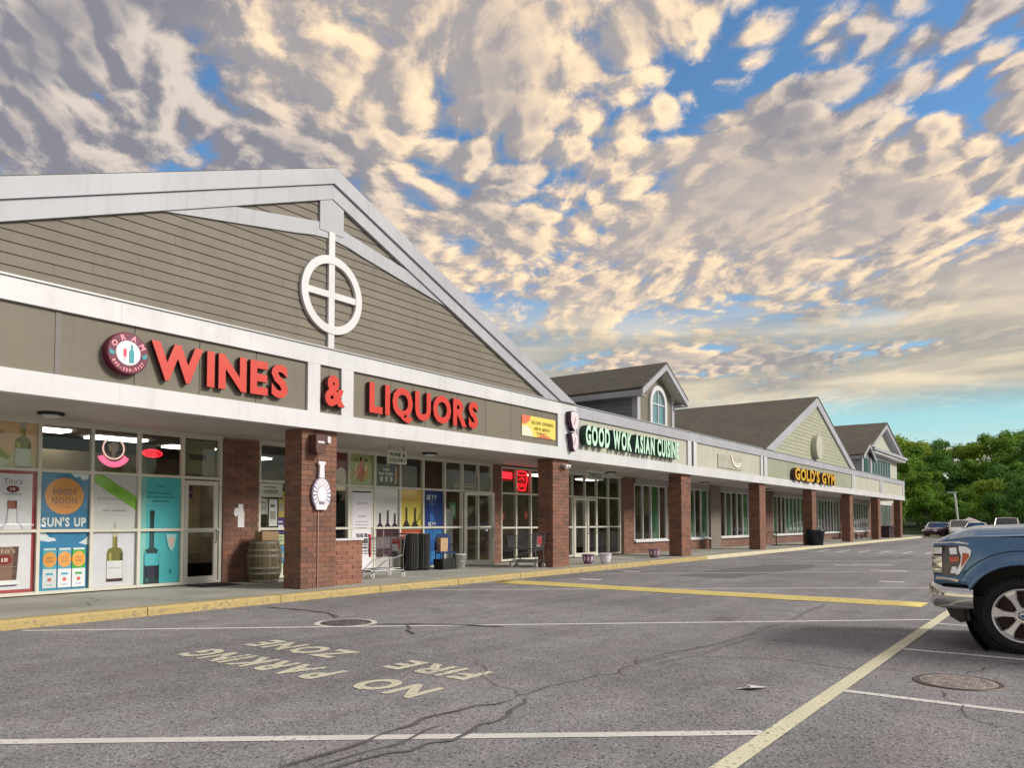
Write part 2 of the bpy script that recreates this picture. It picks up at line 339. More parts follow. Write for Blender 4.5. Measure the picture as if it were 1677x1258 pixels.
class MB:
    def __init__(s): s.v = []; s.f = []; s.m = []; s.sm = []; s.cur = 0; s.smooth = False
    def add(s, vs, fs, m=None):
        b = len(s.v); s.v += [tuple(v) for v in vs]
        for f in fs: s.f.append(tuple(i + b for i in f)); s.m.append(s.cur if m is None else m); s.sm.append(s.smooth)
        return s
    def box(s, x0, x1, y0, y1, z0, z1, m=None):
        return s.add([(x0, y0, z0), (x1, y0, z0), (x1, y1, z0), (x0, y1, z0), (x0, y0, z1), (x1, y0, z1), (x1, y1, z1), (x0, y1, z1)],
                     [(3, 2, 1, 0), (4, 5, 6, 7), (0, 1, 5, 4), (1, 2, 6, 5), (2, 3, 7, 6), (3, 0, 4, 7)], m)
    def prism(s, poly, a0, a1, axis='y', m=None):
        """poly: 2D ring. axis y -> (x,z) extruded along y; z -> (x,y); x -> (y,z)"""
        def P(p, a): return {'y': (p[0], a, p[1]), 'z': (p[0], p[1], a), 'x': (a, p[0], p[1])}[axis]
        n = len(poly); ar = sum(poly[i][0] * poly[(i + 1) % n][1] - poly[(i + 1) % n][0] * poly[i][1] for i in range(n))
        if ar < 0: poly = poly[::-1]
        vs = [P(p, a0) for p in poly] + [P(p, a1) for p in poly]
        fs = [tuple(range(n)), tuple(range(2 * n - 1, n - 1, -1))]
        for i in range(n): j = (i + 1) % n; fs.append((i, i + n, j + n, j) if axis != 'y' else (i, i + n, j + n, j))
        if axis in 'zx': fs = [f[::-1] for f in fs]
        return s.add(vs, fs, m)
    def lathe(s, prof, c=(0, 0, 0), n=20, axis='z', m=None, a0=0):
        vs = []; c = Vector(c)
        for k_, (r, h) in enumerate(prof):
            for i in range(n):
                a = a0 + 2 * math.pi * i / n; x, y = r * math.cos(a), r * math.sin(a)
                vs.append(c + Vector({'z': (x, y, h), 'y': (x, h, y), 'x': (h, x, y)}[axis]))
        fs = []
        for k_ in range(len(prof) - 1):
            for i in range(n):
                j = (i + 1) % n; q = (k_ * n + i, k_ * n + j, (k_ + 1) * n + j, (k_ + 1) * n + i)
                fs.append(q if axis != 'y' else q[::-1])
        return s.add(vs, fs, m)
    def cyl(s, r, h0, h1, c=(0, 0, 0), n=20, axis='z', m=None, r2=None):
        return s.lathe([(0.0001, h0), (r, h0), (r if r2 is None else r2, h1), (0.0001, h1)], c, n, axis, m)
    def tube(s, pts, r, n=6, m=None):
        pts = [Vector(p) for p in pts]; vs = []; up0 = None
        for i, p in enumerate(pts):
            d = (pts[min(i + 1, len(pts) - 1)] - pts[max(i - 1, 0)]).normalized()
            up = Vector((0, 0, 1)) if abs(d.z) < .95 else Vector((1, 0, 0))
            a = d.cross(up).normalized(); b = a.cross(d).normalized()
            for k_ in range(n):
                t = 2 * math.pi * k_ / n; vs.append(p + a * r * math.cos(t) + b * r * math.sin(t))
        fs = []
        for i in range(len(pts) - 1):
            for k_ in range(n):
                j = (k_ + 1) % n; fs.append((i * n + k_, i * n + j, (i + 1) * n + j, (i + 1) * n + k_))
        fs.append(tuple(range(n))[::-1]); fs.append(tuple(range((len(pts) - 1) * n, len(pts) * n)))
        return s.add(vs, fs, m)
    def mesh(s, name, mats, off=(0, 0, 0)):
        me = bpy.data.meshes.new(name); ox, oy, oz = off
        me.from_pydata([(x - ox, y - oy, z - oz) for x, y, z in s.v], [], s.f)
        for m_ in (mats if isinstance(mats, (list, tuple)) else [mats]): me.materials.append(m_)
        if any(s.m): me.polygons.foreach_set('material_index', s.m)
        if any(s.sm): me.polygons.foreach_set('use_smooth', s.sm)
        me.update(); return me
    def build(s, name, mats, parent=None, **props):
        o = bpy.data.objects.new(name, s.mesh(name, mats, org(parent))); COL.objects.link(o)
        if parent: o.parent = parent; ORG[o.name] = org(parent)
        for k_, v in props.items(): o[k_] = v
        return o


def B(*a): return MB().box(*a)


def thing(name, label, cat, loc=(0, 0, 0), group=None):
    o = bpy.data.objects.new(name, None); COL.objects.link(o); o.location = loc; o.empty_display_size = .2
    o['label'] = label; o['category'] = cat
    if group: o['group'] = group
    ORG[o.name] = Vector(loc); return o


def tag(o, label, cat, group=None):
    o['label'] = label; o['category'] = cat
    if group: o['group'] = group
    return o


def place(root, loc, rz=0.0):
    root.location = loc; root.rotation_euler = (0, 0, rz)


def dup(root, label=None, loc=None, rz=None, group=None):
    def cp(o, parent):
        c = o.copy(); COL.objects.link(c)
        if parent: c.parent = parent
        for ch in o.children: cp(ch, c)
        return c
    r = cp(root, None)
    if label: r['label'] = label
    if group: r['group'] = group
    if loc is not None: r.location = loc
    if rz is not None: r.rotation_euler = (0, 0, rz)
    return r


UNIT = {}
def piece(name, material, x0, x1, y0, y1, z0, z1, parent, **props):
    """a box piece sharing one unit-cube mesh per material"""
    k_ = material.name
    if k_ not in UNIT:
        UNIT[k_] = B(-.5, .5, -.5, .5, -.5, .5).mesh(name, material)
    o = bpy.data.objects.new(name, UNIT[k_]); COL.objects.link(o)
    o.parent = parent; g = org(parent)
    o.location = ((x0 + x1) / 2 - g.x, (y0 + y1) / 2 - g.y, (z0 + z1) / 2 - g.z); o.scale = (x1 - x0, y1 - y0, z1 - z0)
    for a, v in props.items(): o[a] = v
    return o


# ---------------------------------------------------------------- glyphs
GLY = {}
def _make_glyphs():
    chars = "ABCDEFGHIKLMNOPRSTUVWXYZ&'Q-.0123456789abcdefghilmnoprstuvwyJ!"
    tmp = []
    for wgt, off in (('r', 0.0), ('b', .042)):
        for ch in chars:
            cu = bpy.data.curves.new('g', 'FONT'); cu.body = ch; cu.size = 1.0; cu.offset = off; cu.resolution_u = 3
            cu.extrude = .5
            o = bpy.data.objects.new('g', cu); COL.objects.link(o); tmp.append((wgt, ch, o, cu))
    dg = bpy.context.evaluated_depsgraph_get()
    for wgt, ch, o, cu in tmp:
        me = bpy.data.meshes.new_from_object(o.evaluated_get(dg))
        vs = [v.co.copy() for v in me.vertices]; fs = [(tuple(p.vertices), p.normal.z) for p in me.polygons]
        xs = [v.x for v in vs]; ys = [v.y for v in vs]
        x0, x1 = min(xs), max(xs)
        GLY[(wgt, ch)] = ([(v.x - x0, v.y, v.z) for v in vs], fs, x1 - x0)
        bpy.data.meshes.remove(me); bpy.data.objects.remove(o); bpy.data.curves.remove(cu)


_make_glyphs()
CAP = .73        # cap height of the built-in font at size 1 (roughly)


def glyph_into(mb, ch, w, origin, ux, uy, un, sx, sy, depth, mf=0, ms=1, flat=False):
    """stamp one glyph: origin = lower left on the wall, ux/uy = writing/up directions, un = outward normal"""
    vs, fs, adv = GLY[(w, ch)]
    o = Vector(origin); out = []
    for x, y, z in vs: out.append(o + ux * (x * sx) + uy * (y * sy) + un * ((z + .5) * depth))
    if flat:
        keep = [f for f, nz in fs if nz > .5]; mb.add(out, keep, mf)
    else:
        for f, nz in fs:
            mb.add([], [], 0)
        base = len(mb.v); mb.v += [tuple(v) for v in out]
        for f, nz in fs: mb.f.append(tuple(i + base for i in f)); mb.m.append(mf if nz > .5 else ms); mb.sm.append(False)


def layout(text, w, width, height, gap=.10, space=.38):
    """-> [(ch, x_offset, sx, sy)] so that the string fills width x height"""
    tot = 0; items = []
    for i, ch in enumerate(text):
        if ch == ' ': tot += space; continue
        a = GLY[(w, ch)][2]; items.append((ch, tot)); tot += a + gap
    tot -= gap; sx = width / tot; sy = height / CAP
    return [(ch, x * sx, sx, sy) for ch, x in items]


FX, FZ, FN = Vector((1, 0, 0)), Vector((0, 0, 1)), Vector((0, -1, 0))       # facing the car park


class Print:
    """flat printed sheet facing -Y: shapes in local metres, each layer 1.2 mm nearer the viewer"""
    def __init__(s, x, z, y, w, h, bg, ux=None):
        s.mb = MB(); s.mats = []; s.ix = {}; s.x, s.z, s.y = x, z, y; s.w, s.h = w, h; s.layer = 0
        s.mb.box(x, x + w, y, y + .004, z, z + h, s.c(bg))
    def c(s, col):
        m_ = pr(col) if isinstance(col, str) else col
        if m_.name not in s.ix: s.ix[m_.name] = len(s.mats); s.mats.append(m_)
        return s.ix[m_.name]
    def poly(s, pts, col):
        s.layer += 1; yy = s.y - .0012 * s.layer
        pts = [(min(max(px_, 0), s.w), min(max(pz, 0), s.h)) for px_, pz in pts]
        n = len(pts); ar = sum(pts[i][0] * pts[(i + 1) % n][1] - pts[(i + 1) % n][0] * pts[i][1] for i in range(n))
        if ar < 0: pts = pts[::-1]
        s.mb.add([(s.x + a, yy, s.z + b) for a, b in pts], [tuple(range(n))], s.c(col)); return s
    def rect(s, x0, z0, x1, z1, col): return s.poly([(x0, z0), (x1, z0), (x1, z1), (x0, z1)], col)
    def ell(s, cx, cz, rx, rz, col, n=28): return s.poly([(cx + rx * math.cos(2 * math.pi * i / n), cz + rz * math.sin(2 * math.pi * i / n)) for i in range(n)], col)
    def text(s, t, x, z, w, h, col, wt='b', gap=.1):
        s.layer += 1; yy = s.y - .0012 * s.layer; ci = s.c(col)
        for ch, ox, sx, sy in layout(t, wt, w, h, gap): glyph_into(s.mb, ch, wt, (s.x + x + ox, yy, s.z + z), FX, FZ, FN, sx, sy, .0001, ci, ci, True)
        return s
    def bottle(s, cx, z0, h, r, col, label=None, cap=None, neck=.32, lo=.12, hi=.5):
        n = r * .30
        s.poly([(cx - r, z0), (cx + r, z0), (cx + r, z0 + h * .55), (cx + r * .8, z0 + h * .63), (cx + n, z0 + h * (1 - neck)), (cx + n, z0 + h), (cx - n, z0 + h), (cx - n, z0 + h * (1 - neck)), (cx - r * .8, z0 + h * .63), (cx - r, z0 + h * .55)], col)
        if r > .06 and col.startswith('#'):
            def sh_(f): return '#' + ''.join('%02x' % max(0, min(255, int(int(col[i:i + 2], 16) * f + (28 if f > 1 else 0)))) for i in (1, 3, 5))
            s.rect(cx - r * .70, z0 + h * .03, cx - r * .42, z0 + h * .56, sh_(1.25)); s.rect(cx + r * .62, z0 + h * .02, cx + r, z0 + h * .55, sh_(.62)); s.rect(cx - n * .6, z0 + h * (1 - neck), cx - n * .2, z0 + h * .97, sh_(1.25)); s.rect(cx - r, z0, cx + r, z0 + h * .02, sh_(.5))
        if cap: s.rect(cx - n * 1.1, z0 + h * .86, cx + n * 1.1, z0 + h, cap)
        if label: s.rect(cx - r * .96, z0 + h * lo, cx + r * .96, z0 + h * hi, label)
        return s
    def done(s, name, label, cat, group=None, parent=None):
        o = s.mb.build(name, s.mats, parent)
        if parent is None: tag(o, label, cat, group)
        return o

# ================================================================ GROUND AND PAVEMENT
FY, WY, SW = 12.1, 14.85, 0.14          # fascia plane, shopfront plane, pavement height
KY = 11.56
g = MB(); g.add([(-400, -700, -.03), (1500, -700, -.03), (1500, 900, -.03), (-400, 900, -.03)], [(0, 1, 2, 3)])
ground = g.build('ground', mat('grass_ground', (.060, .095, .025), .95, var=.35, vscale=.35, bump=.5, bscale=8), kind='structure')
lot = MB()
lot.add([(-60, -75, 0), (96, -75, 0), (96, 9.3, 0), (79, 9.3, 0), (79, KY + .02, 0), (-60, KY + .02, 0)], [(0, 1, 2, 3, 4, 5)])
lot = lot.build('parking_lot', M['asphalt'], kind='structure')


def strip(pts, w, z):
    mb = MB(); n = len(pts)
    for i, p in enumerate(pts):
        a = Vector(pts[max(i - 1, 0)]); b = Vector(pts[min(i + 1, n - 1)]); d = (b - a).normalized(); nn = Vector((-d.y, d.x)) * ((w[i] if isinstance(w, (list, tuple)) else w) / 2)
        mb.v += [(p[0] + nn.x, p[1] + nn.y, z), (p[0] - nn.x, p[1] - nn.y, z)]
    for i in range(n - 1): mb.f.append((2 * i, 2 * i + 1, 2 * i + 3, 2 * i + 2)); mb.m.append(0); mb.sm.append(False)
    return mb


def jag(p0, p1, n, amp, seed):
    rr = random.Random(seed); out = []
    for i in range(n + 1):
        t = i / n; x = p0[0] + (p1[0] - p0[0]) * t; y = p0[1] + (p1[1] - p0[1]) * t
        out.append((x + rr.uniform(-amp, amp) * (0 < i < n), y + rr.uniform(-amp, amp) * (0 < i < n)))
    return out


def crackpath(pts, amp, seed, w, step=.25):
    out = []
    for i in range(len(pts) - 1):
        d = math.dist(pts[i], pts[i + 1]); n = max(2, int(d / step)); j = jag(pts[i], pts[i + 1], n, amp, seed + i); out += j if i == 0 else j[1:]
    rr = random.Random(seed); ws = [w * rr.uniform(.5, 1.3) for _ in out]; ws[0] *= .3; ws[-1] *= .3
    return strip(out, ws, 0)


zl = .004
for pts, w, m_, seg in [
    ([(4.43, 11.35), (12.92, 1.78)], .10, 'line_white', 0),
    ([(1.2, 6.90), (5.33, 1.78)], .115, 'line_white', 0),
    ([(12.06, 11.3), (19.6, 2.1)], .10, 'line_white', 0),
    ([(18.6, 11.1), (26.2, 2.6)], .10, 'line_white', 0),
    ([(26.6, 11.1), (34.5, 2.6)], .10, 'line_white', 0),
    ([(7.05, 1.66), (7.05, -4.2)], .10, 'line_white', 0), ([(9.75, 1.66), (9.75, -4.2)], .10, 'line_white', 0),
    ([(12.45, 1.66), (12.45, -4.2)], .10, 'line_white', 0), ([(15.15, 1.66), (15.15, -4.2)], .10, 'line_white', 0),
    ([(17.85, 1.66), (17.85, -4.2)], .10, 'line_white', 0), ([(20.55, 1.66), (20.55, -4.2)], .10, 'line_white', 0),
    ([(-6, 1.72), (36, 1.72)], .135, 'line_cream', 0),
    ([(39.0, 11.0), (39.0, 2.2)], .18, 'line_white', 0), ([(42.0, 11.0), (42.0, 2.2)], .18, 'line_white', 0)]:
    o = strip(pts, w, zl if m_ != 'line_cream' else .008).build('painted_line', M[m_], lot)
    if m_ == 'line_cream': o['label'] = 'pale yellow line along the edge of the driving lane'
for i in range(9):
    y = 10.4 - i * .95
    strip([(39.2, y), (41.8, y)], .16, zl).build('crossing_bar', M['line_white'], lot)
for x, y, l in ((20.15, 10.55, .5), (16.8, 9.95, .6), (20.45, 3.7, .55), (25.0, 4.6, 1.0), (28.0, 5.6, 1.2), (27.3, 6.3, .8)):
    strip([(x, y + l / 2), (x + .05, y - l / 2)], .28, zl).build('worn_paint_patch', M['line_white'], lot)
# speed bump: wide low yellow hump across the lane
hb = MB(); hb.smooth = True; W_ = .46; ys = [2.2 + i * (11.25 - 2.2) / 24 for i in range(25)]; prof = [(-W_, .004), (-W_ * .7, .018), (-W_ * .3, .032), (0, .036), (W_ * .3, .032), (W_ * .7, .018), (W_, .004)]
rr = random.Random(4); row = []
for y in ys:
    j = rr.uniform(-.02, .02); row.append([(15.02 - (y - 6) * .012 + a * (1 + rr.uniform(-.03, .03)) + j, y, b + .003) for a, b in prof])
for r_ in row: hb.v += r_
for i in range(24):
    for k_ in range(6): a = i * 7 + k_; hb.f.append((a, a + 1, a + 8, a + 7)); hb.m.append(0); hb.sm.append(True)
hb.f += [tuple(range(7))[::-1], tuple(range(24 * 7, 25 * 7))]; hb.m += [0, 0]; hb.sm += [False, False]
tag(hb.build('speed_bump', M['line_yellow']), 'wide low yellow painted speed bump lying across the driving lane', 'speed bump')

def stencil(text, y0, y1, x_top, x_bot):
    for ch, ox, sx, sy in layout(text, 'r', y1 - y0, x_bot - x_top, .16):
        mb = MB(); glyph_into(mb, ch, 'b', (x_bot, y0 + ox, .005), Vector((0, 1, 0)), Vector((-1, 0, 0)), Vector((0, 0, 1)), sx * .92, sy, .0001, 0, 0, True)
        mb.build('painted_letter', M['stencil'], lot)
stencil('NO', 4.46, 5.24, 4.62, 5.06); stencil('PARKING', 5.72, 7.96, 4.62, 5.08)
stencil('FIRE', 4.56, 5.62, 5.44, 5.88); stencil('ZONE', 6.42, 7.94, 5.46, 5.90)

tar = mat('crack_sealer', (.115, .106, .115), .55, var=.2, vscale=6)
for i, (pts, w, am) in enumerate([
    ([(8.08, 11.3), (8.2, 10.25), (8.18, 9.7), (7.78, 9.05)], .06, .05),
    ([(7.64, 8.05), (7.9, 7.74), (8.24, 7.18), (8.5, 6.4)], .07, .04),
    ([(7.9, 7.7), (7.6, 7.32), (7.46, 7.22), (7.27, 6.91)], .04, .03),
    ([(2.0, 3.75), (2.93, 3.82), (3.55, 3.81), (4.37, 3.90), (5.08, 3.74)], .035, .04),
    ([(2.4, 3.5), (3.12, 3.56), (3.91, 3.37), (4.69, 3.48), (5.2, 3.7)], .030, .05),
    ([(3.0, 3.66), (3.6, 3.6), (4.2, 3.68)], .02, .04)]):
    s_ = crackpath(pts, am, 50 + i, w, .16); s_.v = [(x, y, .009) for x, y, z in s_.v]
    s_.build('tar_seam', tar, lot)
hair = mat('hairline_crack', (.075, .07, .073), .9, var=0)
for i, (pts, w) in enumerate([
    ([(5.08, 3.74), (5.7, 3.79), (6.19, 3.71), (6.53, 3.58), (7.4, 3.8), (8.6, 3.5)], .010), ([(5.2, 3.72), (5.6, 4.4), (6.4, 5.2), (6.2, 6.2)], .008),
    ([(8.4, 1.4), (8.15, 1.75), (8.3, 2.6), (7.9, 3.3)], .012), ([(7.6, 1.0), (6.6, .7), (6.1, -.2)], .010), ([(9.0, 7.4), (10.4, 7.0), (11.3, 5.6), (13.0, 5.2)], .012),
    ([(8.5, .9), (9.4, .6), (9.9, -.3)], .01)]):
    s_ = crackpath(pts, .06, 80 + i, w, .14); s_.v = [(x, y, .0065) for x, y, z in s_.v]
    s_.build('hairline_crack', hair, lot)
scr = worn_paint('pale_scraped_asphalt', (.27, .25, .245), (.15, .14, .15), .40, .56, 12, .95)
for i, (pts, w) in enumerate([([(6.29, 3.43), (7.02, 3.71), (7.59, 3.64), (8.54, 3.56), (10.15, 3.46), (11.47, 3.46), (14.22, 3.66)], .10), ([(7.1, 3.5), (8.4, 3.36), (9.6, 3.3)], .06)]):
    s_ = crackpath(pts, .05, 120 + i, w, .3); s_.v = [(x, y, .003) for x, y, z in s_.v]; s_.build('scrape_mark', scr, lot)
s_ = MB(); s_.add([(x, y, .0035) for x, y in [(19.3, 8.7), (22, 8.9), (25.9, 8.56), (26.8, 8.0), (27.2, 7.2), (25.3, 6.8), (22.4, 7.0), (19.24, 7.15)]], [tuple(range(8))[::-1]])
s_.build('asphalt_patch', mat('new_asphalt', (.15, .145, .15), .85, var=.15, vscale=4, bump=.3, bscale=80), lot)

# manhole covers
def manhole(x, y, r, ring, label, cm):
    t = thing('manhole_cover', label, 'manhole cover', (x, y, 0))
    d = MB(); d.smooth = False; d.lathe([(0.0001, .012), (r * .93, .012), (r * .95, .008)], (x, y, 0), 40)
    for i in range(-4, 5):
        for j in range(-4, 5):
            if (i * i + j * j) ** .5 < 4.3: d.box(x + i * r * .19 - .022, x + i * r * .19 + .022, y + j * r * .19 - .022, y + j * r * .19 + .022, .012, .017)
    d.build('lid', cm, t)
    f = MB(); f.lathe([(r * .97, .009), (r * 1.08, .011), (r * 1.1, .002)], (x, y, 0), 40); f.build('rim', mat('iron_rim', (.14, .11, .10), .6, .4, var=.15), t)
    if ring:
        q = MB(); q.lathe([(r * 1.11, .0045), (r * 1.34, .0045)], (x, y, 0), 44); q.build('painted_ring', M['line_white'], t)
manhole(7.52, 8.50, .33, True, 'dark iron manhole cover ringed with white paint near the shop kerb', mat('dark_iron', (.15, .138, .142), .7, .3, var=.3, vscale=9))
manhole(8.02, .92, .33, False, 'rusty bare manhole cover in the parking bay before the pickup truck', mat('rusty_iron', (.34, .295, .29), .8, .1, var=.25, vscale=9))
pp = MB(); pp.add([(6.55, 2.43, .008), (6.72, 2.36, .02), (6.76, 2.22, .012), (6.60, 2.26, .03)], [(0, 3, 2, 1)]); pp.add([(6.60, 2.26, .03), (6.72, 2.36, .02), (6.62, 2.37, .045)], [(0, 1, 2)])
tag(pp.build('paper_scrap', M['paper']), 'small crumpled white scrap of paper lying on the asphalt', 'litter')

# pavement slabs and kerb segments
core = B(-6, 84, KY + .2, 26, -.2, SW - .02); pavement = core.build('sidewalk', M['joint'], kind='structure')
x = -6.0; rr = random.Random(9)
xs = [-6 + i * 3.05 for i in range(31)]
for i in range(30):
    piece('paving_slab', M['concrete'], xs[i] + .006, min(xs[i + 1], 84) - .006, KY + .163, 15.6, SW - .06, SW - (.004 if i % 3 == 1 else 0), pavement)
cr = crackpath([(5.75, 12.35), (5.95, 12.9), (6.35, 13.3), (6.4, 13.8)], .04, 33, .012, .12); cr.v = [(a, b, SW + .002) for a, b, c in cr.v]; cr.build('hairline_crack', hair, pavement)
kerb = B(-6, 79, KY + .03, KY + .15, -.2, SW - .03).build('kerb', M['joint'], kind='structure')
x = -6.0
while x < 79:
    l = min(2.45, 79 - x); m_ = M['kerb_yellow'] if x < 27 else M['kerb_pale']
    mb = MB(); rr2 = random.Random(int(x * 10)); n = max(2, int(l / .16)); rows = []
    for i in range(n + 1):
        t = x + .008 + (l - .016) * i / n; chip = (rr2.random() < .14) * rr2.uniform(.01, .03)
        rows.append([(t, KY - .005, -.15), (t, KY + rr2.uniform(0, .004), SW - .035 - chip), (t, KY + .022 + chip, SW - .006), (t, KY + .06, SW + rr2.uniform(-.002, .002)), (t, KY + .16, SW), (t, KY + .16, -.15)])
    for r_ in rows: mb.v += r_
    for i in range(n):
        for k_ in range(5): a = i * 6 + k_; mb.f.append((a, a + 6, a + 7, a + 1)); mb.m.append(0); mb.sm.append(False)
    mb.f += [tuple(range(6)), tuple(range(n * 6, n * 6 + 6))[::-1]]; mb.m += [0, 0]; mb.sm += [False, False]
    mb.build('kerb_stone', m_, kerb); x += l
B(79, 79.16, 9.3, KY + .16, -.1, SW).build('kerb_stone', M['kerb_pale'], kerb)

# ================================================================ SHOP BUILDINGS (three units under one parade)
shopA = thing('shop_building', 'taupe gabled wine and liquor shop nearest the camera with a round white emblem', 'shop building', (5, 16, 0))
shopB = thing('shop_building', 'cream fronted restaurant unit with an arched dormer window on its roof', 'shop building', (28, 16, 0))
shopC = thing('shop_building', 'sage gabled gym unit at the far end of the parade', 'shop building', (46, 16, 0))


def shop_of(x): return shopA if x < 19.55 else shopB if x < 36.8 else shopC


def band(x0, x1, z0, z1, y0, y1, name, m_, parent, step=5.1):
    x = x0
    while x < x1 - .01:
        e = min(x + step, x1)
        if x1 - e < 1: e = x1
        piece(name, m_, x + (.0015 if x > x0 else 0), e - .0015, y0, y1, z0, z1, parent); x = e


units = [(shopA, .9, 19.62), (shopB, 19.62, 36.85), (shopC, 36.85, 73.2)]
for sh, x0, x1 in units:
    band(x0, x1, 3.28, 3.62, FY - .04, FY + .12, 'lower_fascia_board', M['white'], sh)
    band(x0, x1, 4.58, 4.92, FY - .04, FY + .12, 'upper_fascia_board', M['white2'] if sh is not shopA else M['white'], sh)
    B(x0, x1, FY - .07, FY + .2, 4.923, 4.95).build('coping', mat('coping_metal', (.42, .42, .43), .4, .3, var=.05), sh)
    B(x0, x1, FY + .06, FY + .14, 3.6, 4.6).build('fascia_backing', M['joint'], sh)
    B(x0, x1, FY + .125, 40, 4.70, 4.86).build('flat_roof', mat('roof_membrane', (.12, .12, .12), .9), sh)
    # soffit boards
    n = int((x1 - x0) / 3.4); st = (x1 - x0) / n
    B(x0, x1, FY + .13, WY + .2, 3.305, 3.33).build('soffit_backing', M['joint'], sh)
    for i in range(n):
        for (a, b) in ((FY + .122, 13.5), (13.503, WY + .02)):
            piece('soffit_board', M['soffit'], x0 + i * st + .002, x0 + (i + 1) * st - .002, a, b, 3.285, 3.30, sh)


def panels(sh, seams, m_, y=FY + .02, g_=.006):
    for a, b in zip(seams, seams[1:]): piece('panel', m_, a + g_, b - g_, y, y + .05, 3.615, 4.585, sh)


def post(sh, x0, x1, m_=None): piece('fascia_post', m_ or M['white'], x0, x1, FY - .037, FY + .1, 3.621, 4.579, sh)


panels(shopA, [.95, 2.87, 4.0, 5.09, 6.25, 7.38, 8.51, 9.65], M['taupe'])
panels(shopA, [9.95, 10.22, 10.5], M['taupe']); panels(shopA, [10.82, 11.95, 13.05, 14.2, 15.3, 16.38, 17.5, 18.6], M['taupe'])
piece('batten', mat('grey_batten', (.20, .18, .17), .6), 5.06, 5.14, FY + .01, FY + .03, 3.62, 4.58, shopA)
for a, b in ((.9, 1.3), (9.65, 9.95), (10.5, 10.82)): post(shopA, a, b)
post(shopA, 18.6, 19.61); 
panels(shopB, [19.75, 21.6, 23.5, 25.4, 27.75], M['cream']); post(shopB, 19.63, 19.75, M['white2'])
for a, b in ((27.78, 28.1), (28.32, 28.62), (36.2, 36.5), (36.68, 36.84)): post(shopB, a, b)
piece('dark_gap', M['joint'], 28.1, 28.32, FY + .02, FY + .05, 3.62, 4.58, shopB); piece('dark_gap', M['joint'], 36.5, 36.68, FY + .02, FY + .05, 3.62, 4.58, shopB)
panels(shopB, [28.62, 30.5, 32.4, 34.3, 36.2], M['cream'])
post(shopC, 36.86, 37.1)
panels(shopC, [37.1, 39.0, 40.9, 42.8, 44.7, 46.6, 48.5, 50.4, 52.3, 54.4], M['sage'])
for a, b in ((54.4, 54.7), (54.85, 55.1), (63.3, 63.6), (63.8, 64.1), (72.7, 73.2)): post(shopC, a, b)
panels(shopC, [55.1, 57.1, 59.2, 61.2, 63.3], M['cream']); panels(shopC, [64.1, 66.2, 68.3, 70.5, 72.7], M['cream'])
# return of the canopy at its far end
for z0, z1, mm in ((3.28, 3.62, 'white'), (3.62, 4.58, 'cream'), (4.58, 4.92, 'white')):
    piece('end_fascia_board', M[mm], 73.203, 73.3, FY - .04 if mm == 'white' else FY, WY + .2, z0, z1, shopC)
for z0, z1, mm in ((3.28, 3.62, 'white'), (3.62, 4.58, 'taupe'), (4.58, 4.92, 'white')):
    piece('end_fascia_board', M[mm], .80, .897, FY - .04 if mm == 'white' else FY, WY + .2, z0, z1, shopA)


# ---- gables
def lapped(sh, cx, half, z0, slope_z, m_, step, seed, yf=FY, name='siding_plank', xclip=None, lo_clip=None):
    """lapped planks filling the triangle |x-cx| < (slope_z - z)/k"""
    kk = (slope_z - z0) / half; z = z0; r_ = random.Random(seed)
    while z < slope_z - .05:
        zt = min(z + step, slope_z - .01); e0 = (slope_z - z) / kk; e1 = max((slope_z - zt) / kk, .0)
        x = cx - e0; ln = r_.uniform(1.2, 3.6)
        while x < cx + e0 - .01:
            xe = min(x + ln, cx + e0)
            if cx + e0 - xe < .8: xe = cx + e0
            def lim(xx, e): return max(cx - e, min(cx + e, xx))
            a0, b0 = lim(x + .002, e0), lim(xe - .002, e0); a1, b1 = lim(x + .002, e1), lim(xe - .002, e1)
            if b0 - a0 > .02:
                mb = MB(); yb = yf + .05
                mb.add([(a0, yf - .006, z), (b0, yf - .006, z), (b1, yf + .014, zt + .012), (a1, yf + .014, zt + .012), (a0, yb, z), (b0, yb, z), (b1, yb, zt), (a1, yb, zt)],
                       [(0, 1, 2, 3), (7, 6, 5, 4), (4, 5, 1, 0), (1, 5, 6, 2), (2, 6, 7, 3), (4, 0, 3, 7)])
                mb.build(name, m_, sh)
            x = xe; ln = 3.65
        z += step


GX = 10.2
B_ = MB(); B_.prism([(.95, 4.92), (19.45, 4.92), (GX, 8.5)], FY + .06, FY + .1); B_.build('gable_wall', M['joint'], shopA)
lapped(shopA, GX, (8.33 - 4.92) / .397, 4.922, 8.33, M['taupe_side'], .168, 5)


def rake(sh, cx, za, zb, k_, foot, y0, y1, m_, name='rake_board'):
    """band between roof lines za (upper) and zb (lower) at apex, slope k_, ending at z=foot"""
    for s in (-1, 1):
        xa = (za - foot) / k_; xb = (zb - foot) / k_
        mb = MB(); mb.prism([(cx + s * .0015, za), (cx + s * xa, foot), (cx + s * xb, foot), (cx + s * .0015, zb)], y0, y1); mb.build(name, m_, sh)


